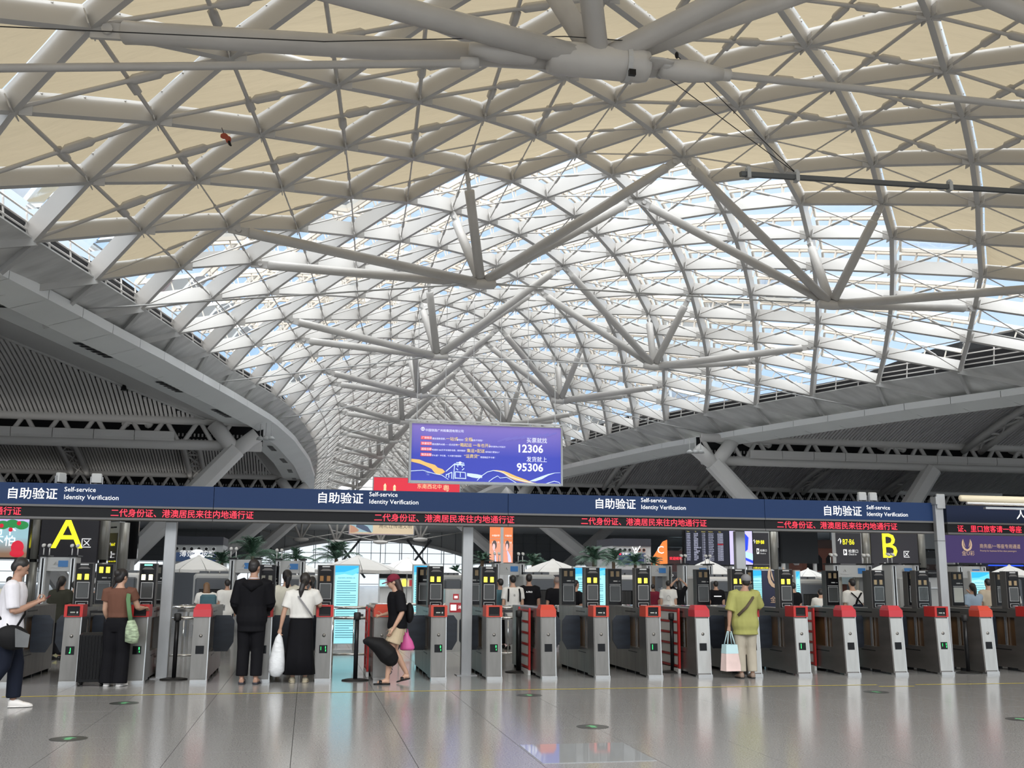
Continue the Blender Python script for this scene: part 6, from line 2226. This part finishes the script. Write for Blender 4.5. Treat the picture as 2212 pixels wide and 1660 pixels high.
xray(1136, 1205, 1242, 29, 'grey baggage scanner with trays behind the man in the black T-shirt', machine)
xray(1328, 1384, 1243, 28, 'white baggage scanner right of the wide cyan board', whitep)
xray(1538, 1602, 1247, 29, 'pale baggage scanner behind the guard in black', whitep)
xray(1722, 1792, 1252, 28, 'grey baggage scanner right of the roll-up banner')
xray(412, 500, 1240, 30, 'grey baggage scanner behind the woman with the backpack')
xray(205, 300, 1238, 31, 'white baggage scanner behind the woman in the brown top', whitep)
xray(1960, 2016, 1247, 29, 'baggage scanner behind the filmed scanner by the tall post')
xray(2150, 2212, 1243, 29, 'baggage scanner at the right edge below the purple banner')
xray(610, 690, 1243, 32, 'grey baggage scanner left of the first cyan board')
# roller tables
def table(px0, px1, Y, lab, z=.95, L=3.0):
    a, b = at(px0, 1300, Y), at(px1, 1300, Y)
    root = empty('roller_table', (a.x, Y, 0), 0, lab, 'roller table', 'silver roller tables')
    w = b.x-a.x
    for y in (0, .75):
        MB().box(0, w, y, y+.04, z-.1, z+.02).build('rail', chrome, root)
    n = int(w/.35)
    for k in range(n+1):
        x = .05+(w-.1)*k/max(1, n)
        MB().tube([(x, .04, z), (x, .75, z)], .028, 8).build('roller', chrome, root, True)
    for x in (.1, w-.14):
        for y in (.0, .75):
            MB().box(x, x+.04, y, y+.04, 0, z-.1).build('leg', silver, root)
    return root
table(1068, 1200, 20.4, 'silver roller table in front of the queueing men')
table(1205, 1345, 20.8, 'silver roller table below the wide cyan board')
table(1335, 1420, 21.2, 'silver roller table right of the cyan board')
table(1420, 1540, 20.9, 'long silver roller table below the second detector')
table(1545, 1625, 21.0, 'silver roller table behind the yellow-green shirt')
table(1700, 1800, 20.6, 'silver roller table left of the man with the sling bag')
table(2095, 2180, 20.6, 'silver roller table at the right edge')
table(385, 480, 20.6, 'silver roller table below the woman with the backpack')
# steel crowd rails
def rail(px0, px1, Y, lab):
    a, b = at(px0, 1300, Y), at(px1, 1300, Y)
    root = empty('crowd_rail', (a.x, Y, 0), 0, lab, 'railing', 'stainless crowd rails')
    w = b.x-a.x
    for z in (.98, .80):
        MB().tube([(0, 0, z), (w, 0, z)], .028, 10).build('handrail', chrome, root, True)
    n = max(2, int(w/.28))
    for k in range(n+1):
        x = w*k/n
        MB().tube([(x, 0, .18), (x, 0, .80)], .012, 6).build('baluster', silver, root, True)
    MB().tube([(0, 0, .18), (w, 0, .18)], .02, 8).build('lower_rail', silver, root, True)
    for x in (0, w):
        MB().tube([(x, 0, 0), (x, 0, 1.0)], .03, 10).build('rail_post', chrome, root, True)
    return root
rail(720, 812, 18.9, 'stainless crowd rail in the gap right of the woman in the skirt')
rail(360, 440, 18.9, 'stainless crowd rail in the gap behind the first stanchion')
rail(1076, 1120, 18.9, 'stainless crowd rail behind the thick stanchion')
rail(800, 960, 21.4, 'farther stainless crowd rail behind the maroon-cap woman')
# fire cabinet with red labels
a = at(972, 1380, 22)
root = empty('steel_cabinet', (a.x, 22, 0), 0, 'stainless cabinet with red fire hose labels left of the middle sign post', 'cabinet')
MB().bevbox(-.12, .42, 0, .5, 0, 1.28, .015).build('body', stain_l, root)
MB().box(-.02, .42, -.008, 0, .80, 1.0).build('red_label', redp, root)
MB().box(.0, .12, -.012, -.008, .84, .96).build('pictogram', white, root)
txt(root, '消火栓', .15, .88, .075, white, -.014)
MB().box(.05, .17, -.008, 0, 1.06, 1.18).build('call_point', redp, root)
MB().box(.075, .145, -.012, -.008, 1.09, 1.14).build('call_label', white, root)
# ------------------------------------------------------------------ parasols
def parasol(px, ptop, prim, wpx, Y, lab):
    p = at(px, ptop, Y)
    r = wpx/2*Y/FPX*1.04
    zr = at(px, prim, Y).z
    root = empty('parasol', (p.x, Y, 0), random.uniform(0, .6), lab, 'parasol', 'white cafe parasols')
    n = 8
    for k in range(n):
        a0, a1 = 2*math.pi*k/n+.01, 2*math.pi*(k+1)/n-.01
        c = MB()
        rr = []
        for u, dz in ((.06, 1), (.4, .70), (.75, .33), (1, 0), (1.0, -.22)):
            z = zr+(p.z-zr)*dz
            mid_ = (a0+a1)/2
            rr.append([(r*u*math.cos(a0), r*u*math.sin(a0), z), (r*u*.955*math.cos(mid_), r*u*.955*math.sin(mid_), z-.02*u), (r*u*math.cos(a1), r*u*math.sin(a1), z)])
        c.rings(rr, False, False)
        c.build('canopy_panel', whitef, root)
        MB().tube([(0, 0, p.z-.15), (r*.98*math.cos(a0-.01), r*.98*math.sin(a0-.01), zr-.02)], .012, 5).build('rib', greyst, root)
    MB().tube([(0, 0, 0), (0, 0, p.z-.02)], .03, 8).build('pole', greyst, root)
    MB().tube([(0, 0, p.z-.05), (0, 0, p.z+.03), (0, 0, p.z+.06)], [r*.10, r*.06, .01], 10).build('top_cap', whitef, root)
    MB().tube([(0, 0, 0), (0, 0, .1)], .3, 16).build('base', machdk, root)
    return root
parasol(430, 1203, 1231, 128, 40, 'white parasol on the left in front of the neck-massage shop')
parasol(647, 1217, 1236, 100, 44, 'white parasol behind the woman in the skirt')
parasol(773, 1203, 1232, 170, 42, 'large white parasol above the first cyan board')
parasol(880, 1207, 1234, 130, 46, 'white parasol above the maroon cap')
parasol(1194, 1211, 1236, 140, 41, 'white parasol with scalloped rim above the man in black')
parasol(1528, 1211, 1240, 116, 42, 'white parasol below the departure board')
parasol(1745, 1230, 1246, 80, 44, 'white parasol at the foot of the leaning column')
parasol(1912, 1219, 1242, 100, 42, 'white parasol below the letter B, left one')
parasol(1955, 1221, 1243, 90, 45, 'white parasol below the letter B, right one')
parasol(2180, 1223, 1243, 104, 41, 'white parasol below the purple banner')
parasol(968, 1228, 1242, 60, 52, 'small white parasol just left of the middle sign post')
# ------------------------------------------------------------------ potted palms
def palm(px, ptop, Y, wpx, lab, nf=26, seed=1):
    rnd = random.Random(seed)
    p = at(px, ptop, Y)
    root = empty('potted_palm', (p.x, Y, 0), rnd.uniform(0, 6), lab, 'palm', 'potted palms in the hall')
    R_ = wpx/2*Y/FPX
    zc_ = p.z-R_*.58
    MB().tube([(0, 0, .55), (.02, 0, zc_*.6), (0, 0, zc_)], [.09, .075, .09], 9).build('trunk', barkm, root, True)
    MB().tube([(0, 0, 0), (0, 0, .1), (0, 0, .55), (0, 0, .58), (0, 0, .5)], [.26, .3, .36, .36, .1], 16).build('pot', machdk, root)
    for k in range(nf):
        az = 2*math.pi*k/nf*2.4+rnd.uniform(-.25, .25)
        el = R(rnd.uniform(12, 84))
        Lf = R_*rnd.uniform(1.05, 1.45)
        m_ = MB()
        pts = []
        for t in range(9):
            u = t/8
            pts.append(V((math.cos(az)*math.cos(el)*Lf*u, math.sin(az)*math.cos(el)*Lf*u, zc_+math.sin(el)*Lf*u*.95-.5*Lf*u**2.2)))
        m_.tube(pts, [.013, .012, .011, .010, .009, .007, .005, .004, .002], 4)
        sd = V((-math.sin(az), math.cos(az), 0))
        for t in range(2, 26):
            u = t/26
            i = min(7, int(u*8))
            fr_ = u*8-i
            c = pts[i]*(1-fr_)+pts[i+1]*fr_
            d = (pts[i+1]-pts[i]).normalized()
            ll = Lf*.30*math.sin(math.pi*(.12+.84*u))
            for s in (-1, 1):
                tip = c+sd*s*ll*.72+d*ll*.75-V((0, 0, ll*(.18+.25*rnd.random())))
                w_ = d*.02
                m_.add([c-w_, c+w_, tip], [(0, 1, 2)])
        m_.build('frond', leafm, root, fix=False)
    return root
palm(548, 1162, 53, 130, 'tall potted palm at the left, in front of the far leaning column', seed=1)
palm(480, 1192, 50, 80, 'low potted palm left of the tall left palm', 20, seed=2)
palm(640, 1186, 57, 76, 'small potted palm with flat tiers left of the large parasol', 20, seed=3)
palm(728, 1172, 51, 120, 'potted palm directly left of the large parasol', seed=4)
palm(1042, 1192, 50, 66, 'potted palm between the middle sign post and the video column', 20, seed=5)
palm(1152, 1197, 53, 84, 'potted palm behind the parasol of the queueing men', 20, seed=6)
palm(1283, 1181, 47, 100, 'dark potted palm above the wide cyan board', seed=7)
palm(1325, 1188, 52, 90, 'potted palm right of it, in front of the dancer advert', 22, seed=8)
palm(1372, 1196, 56, 76, 'potted palm above the lit scanner by the orange poster', 20, seed=9)
palm(1412, 1203, 49, 56, 'small potted palm below the orange poster', 16, seed=10)
palm(985, 1222, 54, 44, 'little potted palm left of the middle sign post', 16, seed=11)
palm(600, 1196, 60, 84, 'spreading potted palm just right of the tall left palm', 20, seed=12)
# ------------------------------------------------------------------ service counters and kiosks behind
for px0, px1, pt, Y, lab, m_ in ((1436, 1482, 1236, 42, 'dark snack stand with pale letters below the red LED text', machdk), (150, 250, 1236, 40, 'white service counter behind the lit scanners on the left', whitep),
                               (2010, 2070, 1238, 44, 'grey service counter behind the tall galvanised post', machine), (540, 600, 1238, 43, 'pale service counter behind the man in black', whitep),
                               (820, 950, 1240, 49, 'row of bright stalls beyond the maroon cap', whitep), (1140, 1262, 1242, 46, 'market stall with colourful goods under the parasol of the queue', machdk)):
    a, b = at(px0, 1300, Y), at(px1, pt, Y)
    root = empty('service_counter', (a.x, Y, 0), 0, lab, 'counter', 'stalls and counters in the hall')
    w = b.x-a.x
    MB().bevbox(0, w, 0, 1.2, 0, b.z*.62, .03).build('counter', m_, root)
    MB().box(0, w, .9, 1.2, b.z*.62, b.z).build('back_wall', m_, root)
    MB().box(-.05, w+.05, -.08, .3, b.z*.62, b.z*.62+.05).build('counter_top', silver, root)
    MB().box(0, w, .82, .9, b.z-.22, b.z-.02).build('sign_strip', blackg if m_ is not machdk else signdk, root)
    if 'snack' in lab:
        txt(root, 'TOO', w*.35, b.z-.2, .16, white, .815)
    if 'colourful' in lab:
        for k in range(12):
            MB().ell((w*(k+.5)/12, .1, b.z*.62+.14), (.10, .10, .09)).build('goods', random.choice([redm, redo, whitep, lyel, redp]), root)
    if 'bright' in lab:
        for k in range(8):
            MB().box(w*k/8+.05, w*(k+1)/8-.05, .84, .88, b.z*.66, b.z-.3).build('poster', random.choice([whitep, redp, cyan_m, whitep, lyel]), root)
bpy.data.scenes.remove(SCR)
